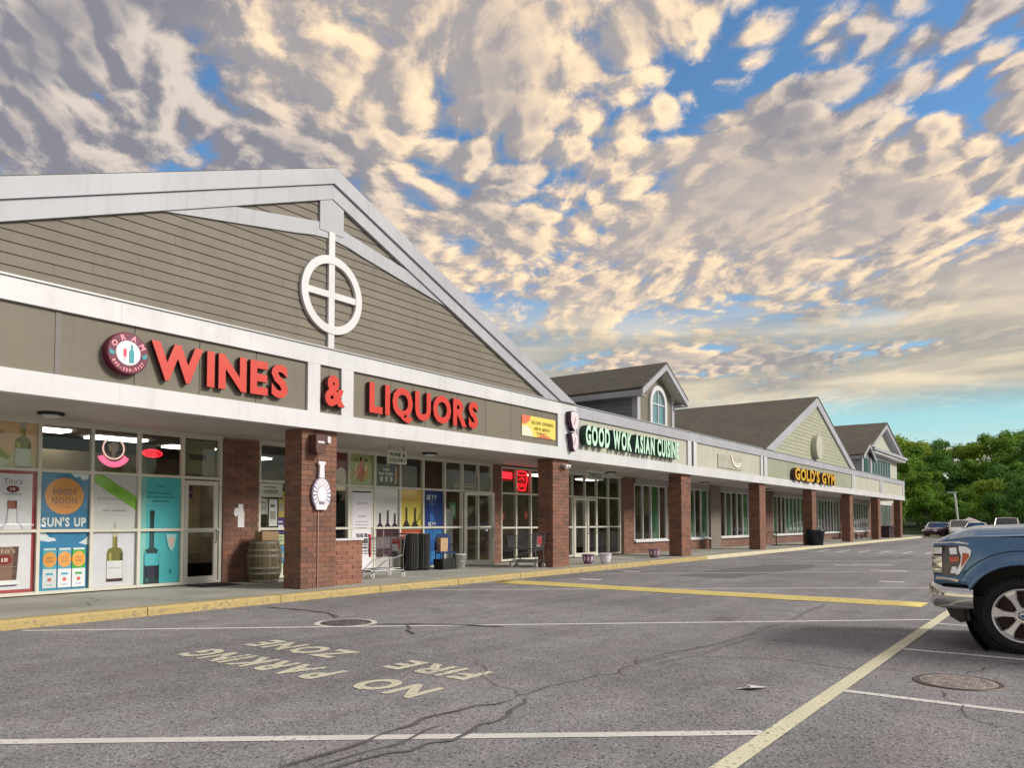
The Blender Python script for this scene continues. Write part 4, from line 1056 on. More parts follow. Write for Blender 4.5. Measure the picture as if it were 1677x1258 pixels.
# yellow banner
P_ = Print(16.86, 3.80, FY - .0, 1.66, .57, '#e9d768')
P_.poly([(0, .57), (.42, .57), (.36, .42), (.10, .30), (0, .34)], '#e07a5c'); P_.poly([(0, 0), (.55, 0), (.42, .22), (.18, .30), (0, .26)], '#e6e2cc'); P_.poly([(.7, 0), (1.5, 0), (1.3, .07), (.95, .08)], '#d9785c')
P_.text('GRAND OPENING', .45, .36, 1.1, .09, '#a08a2e'); P_.text('NEW MENU', .6, .2, .75, .08, '#a08a2e'); P_.text('TODAY', .7, .08, .5, .07, '#b0632f')
P_.done('vinyl_banner', 'crumpled yellow banner hung on the taupe panels near the second pillar', 'banner')
# purple and white boot-shaped emblem on the wide white post
t = thing('white_emblem_sign', 'white and dark purple curved emblem on the wide white post', 'sign', (19.2, FY - .05, 3.5))
for (zc, pts) in ((4.42, [(-.22, .26), (-.05, .30), (.2, .26), (.26, .05), (.16, -.2), (.02, -.3), (-.12, -.22), (-.22, -.02)]), (3.82, [(-.2, .22), (-.02, .27), (.16, .2), (.20, 0), (.12, -.24), (0, -.31), (-.1, -.2), (-.12, 0)])):
    mb = MB(); mb.prism([(19.24 + a, zc + b) for a, b in pts], FY - .20, FY - .045); mb.build('emblem_body', mat('dark_purple', (.035, .008, .03), .5, var=0), t)
    mb = MB(); mb.prism([(19.26 + a * .9, zc + b * .94) for a, b in pts], FY - .206, FY - .2005); mb.build('emblem_face', pr('#e8d8e4'), t)
    mb = MB(); mb.prism([(19.2, zc - .1), (19.28, zc + .12), (19.31, zc + .12), (19.24, zc - .12)], FY - .21, FY - .2065); mb.build('emblem_line', pr('#9a7f92'), t)
# dental panel logo
t = thing('smile_logo_sign', 'weathered pale sign with a curved smile logo on the cream fascia', 'sign', (32.3, FY, 3.7))
B(30.9, 33.7, FY - .02, FY + .018, 3.74, 4.30).build('sign_board', mat('pale_sign_board', (.44, .43, .36), .6), t)
def arcstrip(cx, cz, r0, r1, a0, a1, y0, y1, m_, sx=1.0, n=14):
    mb = MB()
    for i in range(n):
        A, Bb = R(a0 + (a1 - a0) * i / n), R(a0 + (a1 - a0) * (i + 1) / n); w0 = math.sin(math.pi * i / n) * .6 + .4; w1 = math.sin(math.pi * (i + 1) / n) * .6 + .4
        q = [(cx + sx * r0 * math.cos(A), cz + r0 * math.sin(A)), (cx + sx * (r0 + (r1 - r0) * w0) * math.cos(A), cz + (r0 + (r1 - r0) * w0) * math.sin(A)), (cx + sx * (r0 + (r1 - r0) * w1) * math.cos(Bb), cz + (r0 + (r1 - r0) * w1) * math.sin(Bb)), (cx + sx * r0 * math.cos(Bb), cz + r0 * math.sin(Bb))]
        mb.prism(q, y0, y1)
    return mb
arcstrip(33.1, 4.62, .62, .80, 205, 300, FY - .06, FY - .021, 0, 1.3).build('smile_curve', pr('#f2eadd'), t); arcstrip(33.1, 4.55, .60, .62, 205, 300, FY - .062, FY - .02, 0, 1.3).build('smile_shadow_line', pr('#4a3f38'), t)
mb = MB()
for ch, ox, sx, sy in layout('DENTAL', 'r', 1.3, .2, .15): glyph_into(mb, ch, 'r', (31.05 + ox, FY - .022, 4.02), FX, FZ, FN, sx, sy, .0001, 0, 0, True)
mb.build('print', pr('#b5aa98'), t)

# hanging blade signs under the soffit
def blade(x0, x1, y, z0, z1, lines, label, bg='#c9cdb8'):
    t = thing('hanging_sign', label, 'sign', ((x0 + x1) / 2, y, z0), 'signs hanging under the canopy')
    B(x0, x1, y, y + .04, z0, z1).build('sign_board', pr(bg), t)
    for x in (x0 + .08, x1 - .08): B(x - .008, x + .008, y + .012, y + .028, z1, 3.29).build('hanger', M['steel'], t)
    mb = MB(); n = len(lines); h = (z1 - z0 - .06) / n
    for i, (s, c) in enumerate(lines):
        w = (x1 - x0) * .86
        for ch, ox, sx, sy in layout(s, 'b', w, h * .72, .1): glyph_into(mb, ch, 'b', (x0 + (x1 - x0) * .07 + ox, y - .002, z1 - .03 - (i + 1) * h + h * .14), FX, FZ, FN, sx, sy, .0001, 0, 0, True)
    mb.build('print', pr(lines[0][1]), t)
blade(12.98, 13.62, 13.25, 2.85, 3.17, [('WINE &', '#20241c'), ('LIQUORS', '#20241c')], 'small grey hanging sign reading WINE & LIQUORS under the canopy')
blade(22.1, 23.2, 13.2, 2.87, 3.18, [('CHINESE', '#20241c')], 'hanging sign reading CHINESE under the canopy by the second pillar', '#cfd2c6')
blade(22.6, 23.4, 14.2, 2.80, 3.17, [('KITCHEN', '#7a2a20'), ('FOOD', '#20241c')], 'faded hanging sign partly hidden by the second pillar') if False else None

# ================================================================ POSTERS (behind the glass)
GY = WY + .047
NG = 'advertising posters filling the shop windows'
# bay A top
p = Print(5.12, 2.40, GY, .86, .79, '#eec49a'); p.rect(0, 0, .86, .25, '#d8cf9a'); p.bottle(.62, .0, .80, .13, '#8f8b1c', '#d7dccb', '#b5bfae', lo=.02, hi=.42)
p.poly([(0, .10), (.22, -.05), (.42, .18), (.15, .42), (0, .46)], '#a5a22b'); p.poly([(0, .0), (.3, 0), (.42, .1), (.2, .2)], '#d9dccb'); p.text('vela', .02, .58, .30, .07, '#8a4a2c', 'r')
p.done('window_poster', 'peach poster with two yellow-green wine bottles in the top left window', 'poster', NG)
# bay A tall frame poster
p = Print(5.12, .22, GY, .86, 1.05, '#b0404a'); p.rect(0, .055, .79, 1.05, '#e9e6f0'); p.poly([(.12, .22), (.57, .22), (.60, .80), (.08, .80)], '#8d6a5c'); p.poly([(.50, .22), (.57, .22), (.60, .80), (.52, .80)], '#5f443a'); p.poly([(.16, .23), (.22, .23), (.20, .80), (.13, .80)], '#a98676'); p.ell(.38, .58, .12, .085, '#8a1f1f'); p.text('15', .33, .545, .10, .06, '#f0e0d0')
p.text("Tito's", .18, .69, .36, .09, '#d9c7b2', 'r'); p.rect(.14, .45, .56, .455, '#c7b09c'); p.rect(.14, .36, .56, .365, '#a58a7a'); p.rect(.10, .14, .60, .22, '#f4f3f8'); p.poly([(.12, .12), (.56, .12), (.60, .145), (.10, .14)], '#3b3b66')
p.done('window_poster', 'red framed poster with a brown bottle body in the bottom left window', 'poster', NG)
p = Print(5.12, 1.32, GY, .86, 1.02, '#b0404a'); p.rect(0, 0, .79, .97, '#e9e6f0'); p.text("Tito's", .34, .79, .28, .10, '#5f5658', 'r'); p.ell(.48, .70, .10, .06, '#7d1b1f'); p.text('15', .44, .68, .08, .045, '#e8d8c8'); p.text('Handmade', .34, .60, .28, .035, '#5f5a60', 'r')
p.rect(.40, .36, .55, .50, '#a8665a'); p.rect(.51, .36, .55, .50, '#8a4c42'); p.poly([(.30, .0), (.66, .0), (.64, .05), (.57, .12), (.55, .36), (.40, .36), (.38, .12), (.32, .05)], '#b9b9c8'); p.poly([(.33, .0), (.63, .0), (.61, .05), (.545, .12), (.53, .35), (.42, .35), (.405, .12), (.35, .05)], '#eceaf2')
p.done('window_poster', 'red framed white poster with a clear bottle neck in the left middle window', 'poster', NG)
# bay B
p = Print(6.03, 1.32, GY, .85, 1.02, '#3f86b4'); p.ell(.42, .60, .335, .335, '#f0a860', 44); p.text('HIGH', .22, .62, .40, .12, '#b58a7c'); p.text('NOON', .20, .46, .44, .12, '#b58a7c'); p.text('VODKA', .28, .38, .28, .05, '#d99f7a', 'r')
p.poly([(.52, 1.02), (.6, .95), (.68, .97), (.72, .91), (.82, .92), (.85, 1.02)], '#dde6ee'); p.text("SUN'S UP", .04, .05, .76, .16, '#f3f5f8')
p.done('window_poster', "blue poster with a big orange sun circle and the words SUN'S UP", 'poster', NG)
p = Print(6.03, .22, GY, .85, 1.05, '#1f83b8'); p.poly([(0, 1.05), (.09, 1.05), (.18, .95), (.26, .94), (.3, .89), (.16, .87), (0, .90)], '#e6eef6'); p.poly([(.85, .97), (.78, .9), (.68, .84), (.85, .80)], '#e6eef6')
p.rect(0, 0, .85, .28, '#2a97c6')
for cx, c_ in ((.19, '#4fb0c4'), (.44, '#5aa7c0'), (.68, '#3fa648')):
    p.rect(cx - .115, .04, cx + .115, .72, c_); p.rect(cx - .10, .72, cx + .10, .755, '#d3dfe2'); p.ell(cx, .55, .115, .14, '#efa64e', 24); p.text('HIGH', cx - .06, .56, .12, .04, '#b9834e'); p.text('NOON', cx - .06, .50, .12, .04, '#b9834e'); p.rect(cx - .115, .04, cx + .115, .38, '#dfe3ea'); p.rect(cx - .06, .27, cx + .06, .31, c_); p.ell(cx, .19, .035, .035, '#d0675a', 10); p.rect(cx - .05, .09, cx + .05, .11, '#b7b7c0')
p.done('window_poster', 'blue poster of three cans with orange circles in the bottom window', 'poster', NG)
# bay C
p = Print(6.94, 1.32, GY, .84, 1.02, '#dcd9dc'); p.poly([(0, 1.02), (.20, 1.02), (.84, .62), (.84, .36), (0, .88)], '#8cc63a'); p.ell(.43, .76, .055, .055, '#6fa52e', 16); p.ell(.43, .77, .03, .035, '#8cc63a', 12)
p.text('WHITEHAVEN', .09, .545, .66, .045, '#837e7c', 'r', .35); p.rect(.16, .47, .62, .474, '#b9b6b6'); p.text('MOST AWARDED', .2, .33, .44, .035, '#8f8b8b', 'r'); p.rect(.26, .26, .6, .263, '#c0bdbd'); p.rect(.415, 0, .465, .12, '#c9c7c2')
p.done('window_poster', 'white poster crossed by a bright green diagonal band', 'poster', NG)
p = Print(6.94, .22, GY, .84, 1.05, '#dfdde8'); p.bottle(.44, .09, .99, .155, '#7b742a', '#e6e4ea', '#cfc9b4', .34, .06, .40); p.rect(.285, .09, .595, .14, '#4a1836'); p.text('WHITEHAVEN', .32, .34, .24, .02, '#8d8a8f', 'r')
p.done('window_poster', 'white poster with a single olive green wine bottle', 'poster', NG)
# bay D
for z0, h, low in ((1.32, 1.02, 0), (.22, 1.05, 1)):
    p = Print(7.84, z0, GY, .85, h, '#55c6d2'); p.rect(0, 0, .14, h, '#8fd0cc')
    if not low:
        p.ell(.42, .84, .07, .012, '#2b8f99', 12); p.text('PINOT GRIGIO', .2, .69, .46, .032, '#1f8792'); p.text('SAUVIGNON BLANC', .14, .61, .60, .032, '#1f8792'); p.text('RIESLING', .27, .53, .34, .036, '#1f8792'); p.rect(.28, .45, .56, .455, '#2b8f99')
        p.rect(.225, .0, .305, .36, '#16333b'); p.rect(.22, .24, .31, .34, '#0e1c22')
    else:
        p.bottle(.265, .0, 1.08, .16, '#0f3b45', '#49b8c4', None, .36, .36, .60); p.bottle(.265, .12, .9, .115, '#123f47', None, None); p.rect(.125, .36, .405, .60, '#49b8c4'); p.rect(.16, .13, .37, .36, '#131a3c'); p.text('b', .64, .18, .05, .12, '#1c7d88', 'r')
        p.poly([(.55, .98), (.78, .98), (.74, .74), (.67, .62), (.60, .74)], '#9fd6d6'); p.poly([(.6, .92), (.74, .92), (.7, .76), (.67, .7), (.63, .76)], '#d7b8b4')
    p.done('window_poster', 'turquoise poster with lines of dark text in the middle window' if not low else 'turquoise poster with a dark bottle beside a pale glass', 'poster', NG)
# neon badge and open sign in the transoms
def ringm(cx, cz, r, w, y, n=30, a0=0, a1=360, th=.03):
    pts = [(cx + r * math.cos(R(a0 + (a1 - a0) * i / n)), y, cz + r * math.sin(R(a0 + (a1 - a0) * i / n))) for i in range(n + 1)]
    return MB().tube(pts, w, 6)
neo_p = mat('pink_neon', (.9, .2, .3), .4, var=0, emit=(1, .10, .22), estr=1.1); neo_w = mat('pale_neon', (.9, .7, .65), .4, var=0, emit=(1, .62, .55), estr=.55); neo_r = mat('red_neon', (.8, .02, .03), .4, var=0, emit=(1, .015, .03), estr=1.6)
t = thing('neon_badge', 'round pale neon badge with a pink ribbon in the transom window', 'neon sign', (7.33, GY + .03, 2.42))
ringm(7.33, 2.86, .20, .016, GY + .03).build('neon_ring', neo_w, t)
mb = MB(); mb.prism([(7.25, 2.82), (7.33, 2.76), (7.41, 2.82), (7.43, 2.93), (7.33, 2.99), (7.23, 2.93)], GY + .02, GY + .04); mb.prism([(7.31, 2.66), (7.35, 2.66), (7.36, 2.78), (7.30, 2.78)], GY + .021, GY + .039); mb.build('emblem', mat('dim_pale_plastic', (.55, .42, .36), .5, var=0), t)
mb = MB(); pts_o = [(7.33 + .33 * math.cos(R(a)), 2.86 + .33 * math.sin(R(a)) - .03) for a in range(205, 340, 9)]; pts_i = [(7.33 + .225 * math.cos(R(a)), 2.86 + .225 * math.sin(R(a)) - .03) for a in range(335, 203, -9)]
for i in range(len(pts_o) - 1): mb.prism([pts_o[i], pts_o[i + 1], pts_i[-2 - i], pts_i[-1 - i]], GY + .01, GY + .03)
mb.build('ribbon', neo_p, t)
t = thing('open_sign', 'glowing red oval OPEN sign in the dark transom window', 'neon sign', (8.2, GY + .2, 2.7))
mb = MB(); mb.prism([(8.2 + .21 * math.cos(a / 10 * math.pi), 2.84 + .085 * math.sin(a / 10 * math.pi)) for a in range(20)], GY + .2, GY + .23); mb.build('sign_face', neo_r, t)
mb = MB()
for ch, ox, sx, sy in layout('OPEN', 'b', .3, .09, .1): glyph_into(mb, ch, 'b', (8.05 + ox, GY + .197, 2.795), FX, FZ, FN, sx, sy, .0001, 0, 0, True)
mb.build('print', mat('dull_red', (.35, .01, .02), .5, var=0), t)
# small posters in the first door and transom
Print(8.87, 1.95, GY + .12, .17, .26, '#5a2a58').text('SALE', .03, .1, .11, .05, '#b98ab0').done('door_poster', 'small purple poster inside the first glass door', 'poster')
Print(8.80, 2.45, GY + .05, .70, .72, '#8d8868').rect(.1, .3, .5, .42, '#4a4436').done('transom_screen', 'drab beige screen behind the transom over the first door', 'screen')
# left extension posters (only reached by the frame edge)
Print(4.22, .22, GY, .84, 2.12, '#d8d4da').rect(.1, .3, .7, 1.6, '#b8a090').done('window_poster', 'plain pale poster at the extreme left window', 'poster', NG)

# window right of the brick wall: papers and boxes
items = [(10.62, 2.02, .60, .30, '#dedfd6', 'white poster with a grey heading beside the barrel'), (10.86, 1.35, .22, .62, '#e4e2e6', 'tall white notice on the window above the barrel'),
         (11.12, 1.55, .16, .60, '#c9b85c', 'narrow yellow notice on the window above the barrel'), (11.10, 1.18, .20, .36, '#5b2f8c', 'purple notice with a white square on the window'), (11.10, .92, .2, .24, '#c3cf9c', 'pale green leaflet below the purple notice'),
         (11.12, .52, .22, .38, '#4f93c4', 'sky blue poster low on the window by the barrel'), (10.62, 1.62, .22, .36, '#bdbdb8', 'grey printed sheet on the window left of the tall notice'), (11.08, .22, .2, .28, '#e2dfd0', 'white leaflet at the foot of the window')]
for i, (x, z, w, h, c_, lb) in enumerate(items):
    p = Print(x, z, GY + .004 * i, w, h, c_); p.rect(w * .12, h * .7, w * .7, h * .8, '#6b6b66' if i != 3 else '#f0ecf2'); p.rect(w * .12, h * .25, w * .8, h * .55, '#a8a49c' if i not in (3,) else '#efe9f4'); p.done('window_notice', lb, 'notice')
for i, (x, z, w, h, c_) in enumerate(((10.62, .95, .42, .42, (.30, .20, .14)), (10.70, .55, .4, .38, (.36, .26, .17)), (10.62, 1.40, .4, .22, (.16, .15, .10)))):
    tag(B(x, x + w, WY + .28, WY + .6, z, z + h).build('cardboard_box', mat('box_%d' % i, c_, .8)), ['brown cardboard box behind the glass above the barrel', 'lower brown cardboard box behind the barrel window', 'dark green box on top of the window stack'][i], 'box')

# second shop window group
p = Print(12.35, 2.40, GY, .80, .79, '#7a1420'); p.ell(.62, .12, .2, .3, '#d8d0c4', 18); p.done('window_poster', 'dark red poster in the transom right of the nearest pillar', 'poster', NG)
p = Print(13.22, 2.40, GY, .82, .79, '#b3b67c'); p.bottle(.41, .10, .62, .10, '#d96a2c', '#c8552a', '#2c2418', .28, .1, .4)
for cx in (.24, .58): p.bottle(cx, .16, .52, .07, '#d9c87c', '#c9a75a', '#3a3420', .28, .1, .4)
p.done('window_poster', 'olive poster with an orange bottle between two pale bottles', 'poster', NG)
p = Print(14.10, 2.40, GY, .89, .79, '#1b1712'); p.rect(0, 0, .09, .79, '#cfc9a8'); p.text('YOUR', .30, .42, .26, .07, '#e9e6dc'); p.text('FINE WINES', .16, .30, .52, .07, '#e9e6dc')
for cx in (.26, .44, .62): p.poly([(cx - .05, .26), (cx + .05, .26), (cx + .03, .12), (cx - .03, .12)], '#d9d6cc')
p.poly([(.42, .6), (.52, .66), (.56, .58), (.48, .54)], '#8db03a'); p.poly([(.74, .05), (.86, .1), (.84, .6), (.76, .5)], '#b08a5a'); p.done('window_poster', 'black poster with white lettering and three white glasses', 'poster', NG)
p = Print(13.30, .22, WY - .012, .66, 1.98, '#e4e1ea'); p.text('Cafe Roma', .16, 1.68, .36, .08, '#8a4a48', 'r'); p.rect(.2, 1.60, .46, 1.603, '#a08c8c'); p.text('THIS DOOR', .18, 1.36, .30, .035, '#55525c', 'r')
p.text('WE APOLOGIZE FOR', .12, 1.22, .42, .024, '#4c4a54', 'r'); p.text('THE INCONVENIENCE', .10, 1.14, .46, .024, '#4c4a54', 'r'); p.text('ENTER HERE', .18, 1.06, .3, .024, '#4c4a54', 'r')
p.text('PLEASE USE', .14, .84, .38, .095, '#3e3c46'); p.text('OTHER DOOR', .13, .68, .40, .095, '#3e3c46'); p.rect(.14, .56, .50, .585, '#2a2a66')
p.done('door_cover_sheet', 'tall white sheet reading PLEASE USE OTHER DOOR over the closed door', 'notice')
p = Print(14.10, 1.32, GY, .89, 1.02, '#e3e1e6'); p.poly([(.28, .48), (.30, .48), (.50, .92), (.48, .92)], '#c3c0c6'); p.text('folie', .42, .62, .3, .12, '#cfccd2', 'r')
for cx, h in ((.22, .36), (.50, .44), (.76, .36)): p.rect(cx - .035, .03, cx + .035, h, '#4a1c44'); p.poly([(cx - .12, 0), (cx + .12, 0), (cx + .035, .1), (cx - .035, .1)], '#3a1636')
p.done('window_poster', 'white poster with three dark purple bottle necks', 'poster', NG)
p = Print(14.10, .22, GY, .89, 1.04, '#cfc9cc')
for cx in (.22, .50, .76): p.rect(cx - .13, .30, cx + .13, 1.04, '#4a1f30'); p.rect(cx - .12, .52, cx + .12, .82, '#8a7a80')
p.done('window_poster', 'poster of three dark wine bottle bodies behind the nearest shopping cart', 'poster', NG)
p = Print(15.05, 1.32, GY, .86, 1.02, '#e6cf62'); p.rect(0, .68, .86, 1.02, '#eec56a'); p.text('CENTRAL COAST', .12, .72, .6, .04, '#a5883a', 'r')
for cx in (.26, .60): p.rect(cx - .04, .1, cx + .04, .52, '#4a3a1a'); p.poly([(cx - .15, 0), (cx + .15, 0), (cx + .045, .16), (cx - .045, .16)], '#2e2612')
for i in range(5): p.poly([(.62, .05), (.64, .05), (.80 + .012 * i, .22 + .05 * i), (.79 + .012 * i, .23 + .05 * i)], '#7d8a2e')
p.done('window_poster', 'golden yellow poster with two dark bottle necks', 'poster', NG)
p = Print(15.05, .22, GY, .86, 1.04, '#c8b25a'); p.rect(0, .78, .86, 1.0, '#c8463a'); p.text('SAVE BIG', .1, .84, .66, .09, '#e8d0b0')
for cx in (.26, .60): p.rect(cx - .16, .0, cx + .16, .78, '#2a1c18')
p.done('window_poster', 'yellow poster with a red strip across its top behind the black bins', 'poster', NG)
p = Print(15.97, 1.32, GY, .85, 1.02, '#1f3f86'); p.text('SKYY', .16, .76, .42, .14, '#eef2fa'); p.rect(.26, .69, .46, .70, '#c7d4ee'); p.text('VODKA', .20, .62, .34, .03, '#9fb4dc', 'r'); p.bottle(.38, .10, .5, .10, '#2d62b4', '#3f79c8', None, .45, .1, .4); p.text('SKYY', .22, .02, .32, .10, '#eef2fa')
p.done('window_poster', 'deep blue poster lettered SKYY with a blue bottle', 'poster', NG)
p = Print(15.97, .22, GY, .85, 1.04, '#2f74bc'); p.bottle(.38, .0, 1.0, .17, '#2260ac', '#3f86cc', None, .3, .1, .4); p.done('window_poster', 'lighter blue poster with a bottle shadow behind the blue chair', 'poster', NG)
p = Print(17.65, 2.40, GY + .3, 1.3, .5, '#5f5244'); p.rect(0, .12, 1.3, .15, '#c9b48c'); p.rect(0, .2, 1.3, .22, '#b5a078'); p.done('window_notice', 'brown strip sign with tan lines over the open door', 'notice')
p = Print(17.80, 1.55, GY + .6, .3, .5, '#5a9a6a'); p.rect(.04, .1, .26, .4, '#b5d9b8'); p.done('window_notice', 'green and white notice seen through the open door leaf', 'notice')
# neon cup and red sign in the right window
t = thing('neon_cup_sign', 'red neon cup with a face in the window left of the second pillar', 'neon sign', (20.8, GY + .03, 2.45))
cx = 20.80
ringm(cx, 3.02, .26, .016, GY + .03).v
mb = MB(); yy = GY + .03
mb.tube([(cx + .30 * math.cos(R(a)), yy, 3.06 + .07 * math.sin(R(a))) for a in range(0, 361, 24)], .017, 6)
mb.tube([(cx - .30, yy, 3.04), (cx - .29, yy, 2.78), (cx - .2, yy, 2.58), (cx - .16, yy, 2.5), (cx + .16, yy, 2.5), (cx + .2, yy, 2.58), (cx + .29, yy, 2.78), (cx + .30, yy, 3.04)], .017, 6)
mb.tube([(cx - .15, yy, 2.85), (cx, yy, 2.92), (cx + .15, yy, 2.85)], .014, 6); mb.tube([(cx - .18, yy, 2.72), (cx - .06, yy, 2.62), (cx, yy, 2.74), (cx + .06, yy, 2.62), (cx + .18, yy, 2.72)], .014, 6)
mb.build('neon_tube', neo_r, t); B(cx - .36, cx + .36, GY + .06, GY + .07, 2.44, 3.16).build('backing', mat('dark_red_backing', (.10, .01, .01), .5, var=0, emit=(1, .02, .02), estr=.12), t)
t = thing('red_light_sign', 'glowing red rectangle sign left of the neon cup', 'neon sign', (19.95, GY + .03, 2.8)); piece('sign_face', neo_r, 19.66, 20.26, GY + .03, GY + .06, 2.86, 3.06, t); piece('sign_back', mat('dark_red_backing'), 19.62, 20.30, GY + .061, GY + .08, 2.78, 3.12, t)
for i, (x, z) in enumerate(((19.62, 1.5), (20.9, 1.55))):
    p = Print(x, z, GY, .2, .26, '#7a2a22'); p.ell(.1, .13, .06, .08, '#b0563a', 12); p.done('window_sticker', ['red sticker low in the window left of the neon cup', 'red sticker low in the window below the neon cup'][i], 'sticker')

# ================================================================ SMALL FIXTURES
def can_light(x, y, label):
    t = thing('canopy_light', label, 'light', (x, y, 3.2), 'round lights under the canopy')
    mb = MB(); mb.smooth = True; mb.lathe([(.0001, 3.285), (.20, 3.284), (.21, 3.25), (.17, 3.235), (.15, 3.235)], (x, y, 0), 24); mb.build('light_base', M['black'], t)
    mb = MB(); mb.smooth = True; mb.lathe([(.15, 3.234), (.13, 3.20), (.07, 3.185), (.0001, 3.18)], (x, y, 0), 24); mb.build('lens', mat('frosted_lens', (.6, .6, .58), .3, var=0), t)
for x, lb in ((5.75, 'round canopy light above the peach poster window'), (15.1, 'round canopy light beside the WINE & LIQUORS hanging sign'), (24.9, 'round canopy light over the restaurant doors'), (33.8, 'round canopy light behind the third pillar'), (42.7, 'round canopy light behind the fourth pillar'), (51.5, 'round canopy light before the second gym window')): can_light(x, 13.85, lb)

t = thing('wall_lamp', 'brown box lamp high on the nearest brick pillar', 'wall lamp', (9.93, 12.1, 2.87))
lm = mat('brown_lamp_metal', (.10, .04, .035), .5)
B(9.80, 10.04, 11.98, 12.197, 2.86, 3.17).build('lamp_body', lm, t); mb = MB(); mb.prism([(9.78, 2.86), (10.06, 2.86), (10.02, 2.79), (9.82, 2.79)], 11.96, 12.197); mb.build('lamp_hood', lm, t); B(9.84, 10.0, 11.975, 11.98, 3.0, 3.04).build('label_strip', M['white'], t)
tag(B(10.22, 10.30, 12.14, 12.197, 3.04, 3.17).build('sensor_box', M['white']), 'small white sensor box at the top of the nearest pillar', 'sensor')
tag(B(10.02, 10.045, 12.175, 12.197, SW, 2.75).build('conduit_strip', mat('pinkish_conduit', (.36, .20, .17), .7)), 'thin pinkish conduit running down the nearest pillar', 'conduit')
# bottle-shaped sign with radiating facets
t = thing('bottle_cutout_sign', 'white bottle-shaped cutout sign with radiating facets on the nearest pillar', 'sign', (10.03, 12.15, 1.6))
cx, cz = 10.03, 1.96
oval = [(cx + .27 * math.cos(R(a)), cz + .39 * math.sin(R(a))) for a in range(-62, 243, 12)]
outl = [(cx + .13, 1.60), *oval[1:-1], (cx - .15, 1.60)]
mb = MB(); mb.prism(outl, 12.135, 12.17); mb.build('bottle_body', pr('#8a7f9c'), t)
for i in range(20):
    a = R(-75 + i * 18)
    if math.sin(a) < -.86: continue
    c_, s_ = math.cos(a), math.sin(a); q = [(cx + .14 * c_ - .018 * s_, cz + .19 * s_ + .018 * c_), (cx + .14 * c_ + .018 * s_, cz + .19 * s_ - .018 * c_), (cx + .25 * c_ + .036 * s_, cz + .365 * s_ - .036 * c_), (cx + .25 * c_ - .036 * s_, cz + .365 * s_ + .036 * c_)]
    mb = MB(); mb.prism(q, 12.118, 12.1345); mb.build('facet', pr('#ece6f2'), t)
mb = MB(); mb.prism([(cx + .13 * math.cos(R(a)), cz + .18 * math.sin(R(a))) for a in range(0, 360, 15)], 12.112, 12.1345); mb.build('label_oval', pr('#efe9f4'), t)
mb = MB(); mb.prism([(cx - .075, 2.34), (cx + .075, 2.34), (cx + .06, 2.62), (cx + .10, 2.67), (cx + .10, 2.72), (cx - .10, 2.72), (cx - .10, 2.67), (cx - .06, 2.62)], 12.12, 12.165); mb.build('bottle_neck', pr('#e9e4ee'), t)
t.location = (10.07, 12.15, 1.69); t.scale = (.86, 1, .86)
mb = MB(); mb.prism([(cx - .15, 1.60), (cx + .13, 1.60), (cx + .17, 1.72), (cx - .19, 1.72)], 12.115, 12.1345); mb.build('bottle_foot', pr('#f0e4ec'), t)
# white paper bird/bag shape on the wall
t = thing('wall_notice', 'odd white cut-out notice with a hook shape on the brick wall left of the barrel', 'notice', (9.95, WY - .05, 1.5))
mb = MB(); mb.prism([(9.98, 1.33), (10.14, 1.33), (10.14, 1.66), (10.11, 1.72), (10.11, 1.84), (9.99, 1.84), (9.99, 1.76), (9.90, 1.74), (9.88, 1.62), (9.93, 1.56), (9.98, 1.60)], WY - .055, WY - .042); mb.build('paper_sheet', M['paper'], t)
# pillar 2 light fixture
t = thing('flood_light', 'small white flood light near the top of the second pillar', 'light', (19.05, 12.1, 3.08))
mb = MB(); mb.tube([(19.0, 12.195, 3.12), (19.0, 12.10, 3.12)], .035, 8); mb.build('bracket', M['white'], t); mb = MB(); mb.smooth = True; mb.lathe([(.03, 0), (.085, .12), (.07, .125)], (19.0, 12.05, 3.0), 12); mb.lathe([(.03, 0), (.085, .1), (.07, .1)], (19.16, 12.06, 3.02), 12); mb.build('lamp_head', M['white'], t)

# doormat
mb = MB(); mb.box(8.75, 9.62, 14.1, 14.75, SW, SW + .018); tag(mb.build('doormat', mat('dark_purple_mat', (.03, .022, .05), .95, var=.2, vscale=20)), 'dark doormat before the first glass door', 'doormat')

# ---------------------------------------------------------------- barrel
t = thing('wooden_barrel', 'weathered wooden barrel with metal hoops standing by the brick wall', 'barrel', (0, 0, 0))
wood = mat('weathered_oak', (.115, .095, .055), .8, var=.25, vscale=9, bump=.4, bscale=30, rnd=.25, coord='obj')
def br(z): return .37 - .075 * ((z - .45) / .45) ** 2
n = 24; zz = [0, .15, .3, .45, .6, .75, .9]
mb = MB()
for k_ in (0, 1):
    a = k_ * 2 * math.pi / n * .94
    for z in zz:
        for r_ in (br(z), br(z) - .02): mb.v.append((r_ * math.cos(a), r_ * math.sin(a), z))
m_ = len(zz) * 2
for i in range(len(zz) - 1):
    for q in ((2 * i, m_ + 2 * i, m_ + 2 * i + 2, 2 * i + 2), (2 * i + 1, 2 * i + 3, m_ + 2 * i + 3, m_ + 2 * i + 1), (2 * i, 2 * i + 2, 2 * i + 3, 2 * i + 1), (m_ + 2 * i, m_ + 2 * i + 1, m_ + 2 * i + 3, m_ + 2 * i + 2)): mb.f.append(q); mb.m.append(0); mb.sm.append(False)
st = mb.mesh('stave', wood)
for i in range(n):
    o = bpy.data.objects.new('stave', st); COL.objects.link(o); o.parent = t; o.rotation_euler = (0, 0, 2 * math.pi * i / n)
MB().cyl(.27, .02, .87, n=24).build('barrel_head', wood, t)
hoopm = mat('grey_hoop', (.30, .28, .25), .45, .7, var=.1, coord='obj')
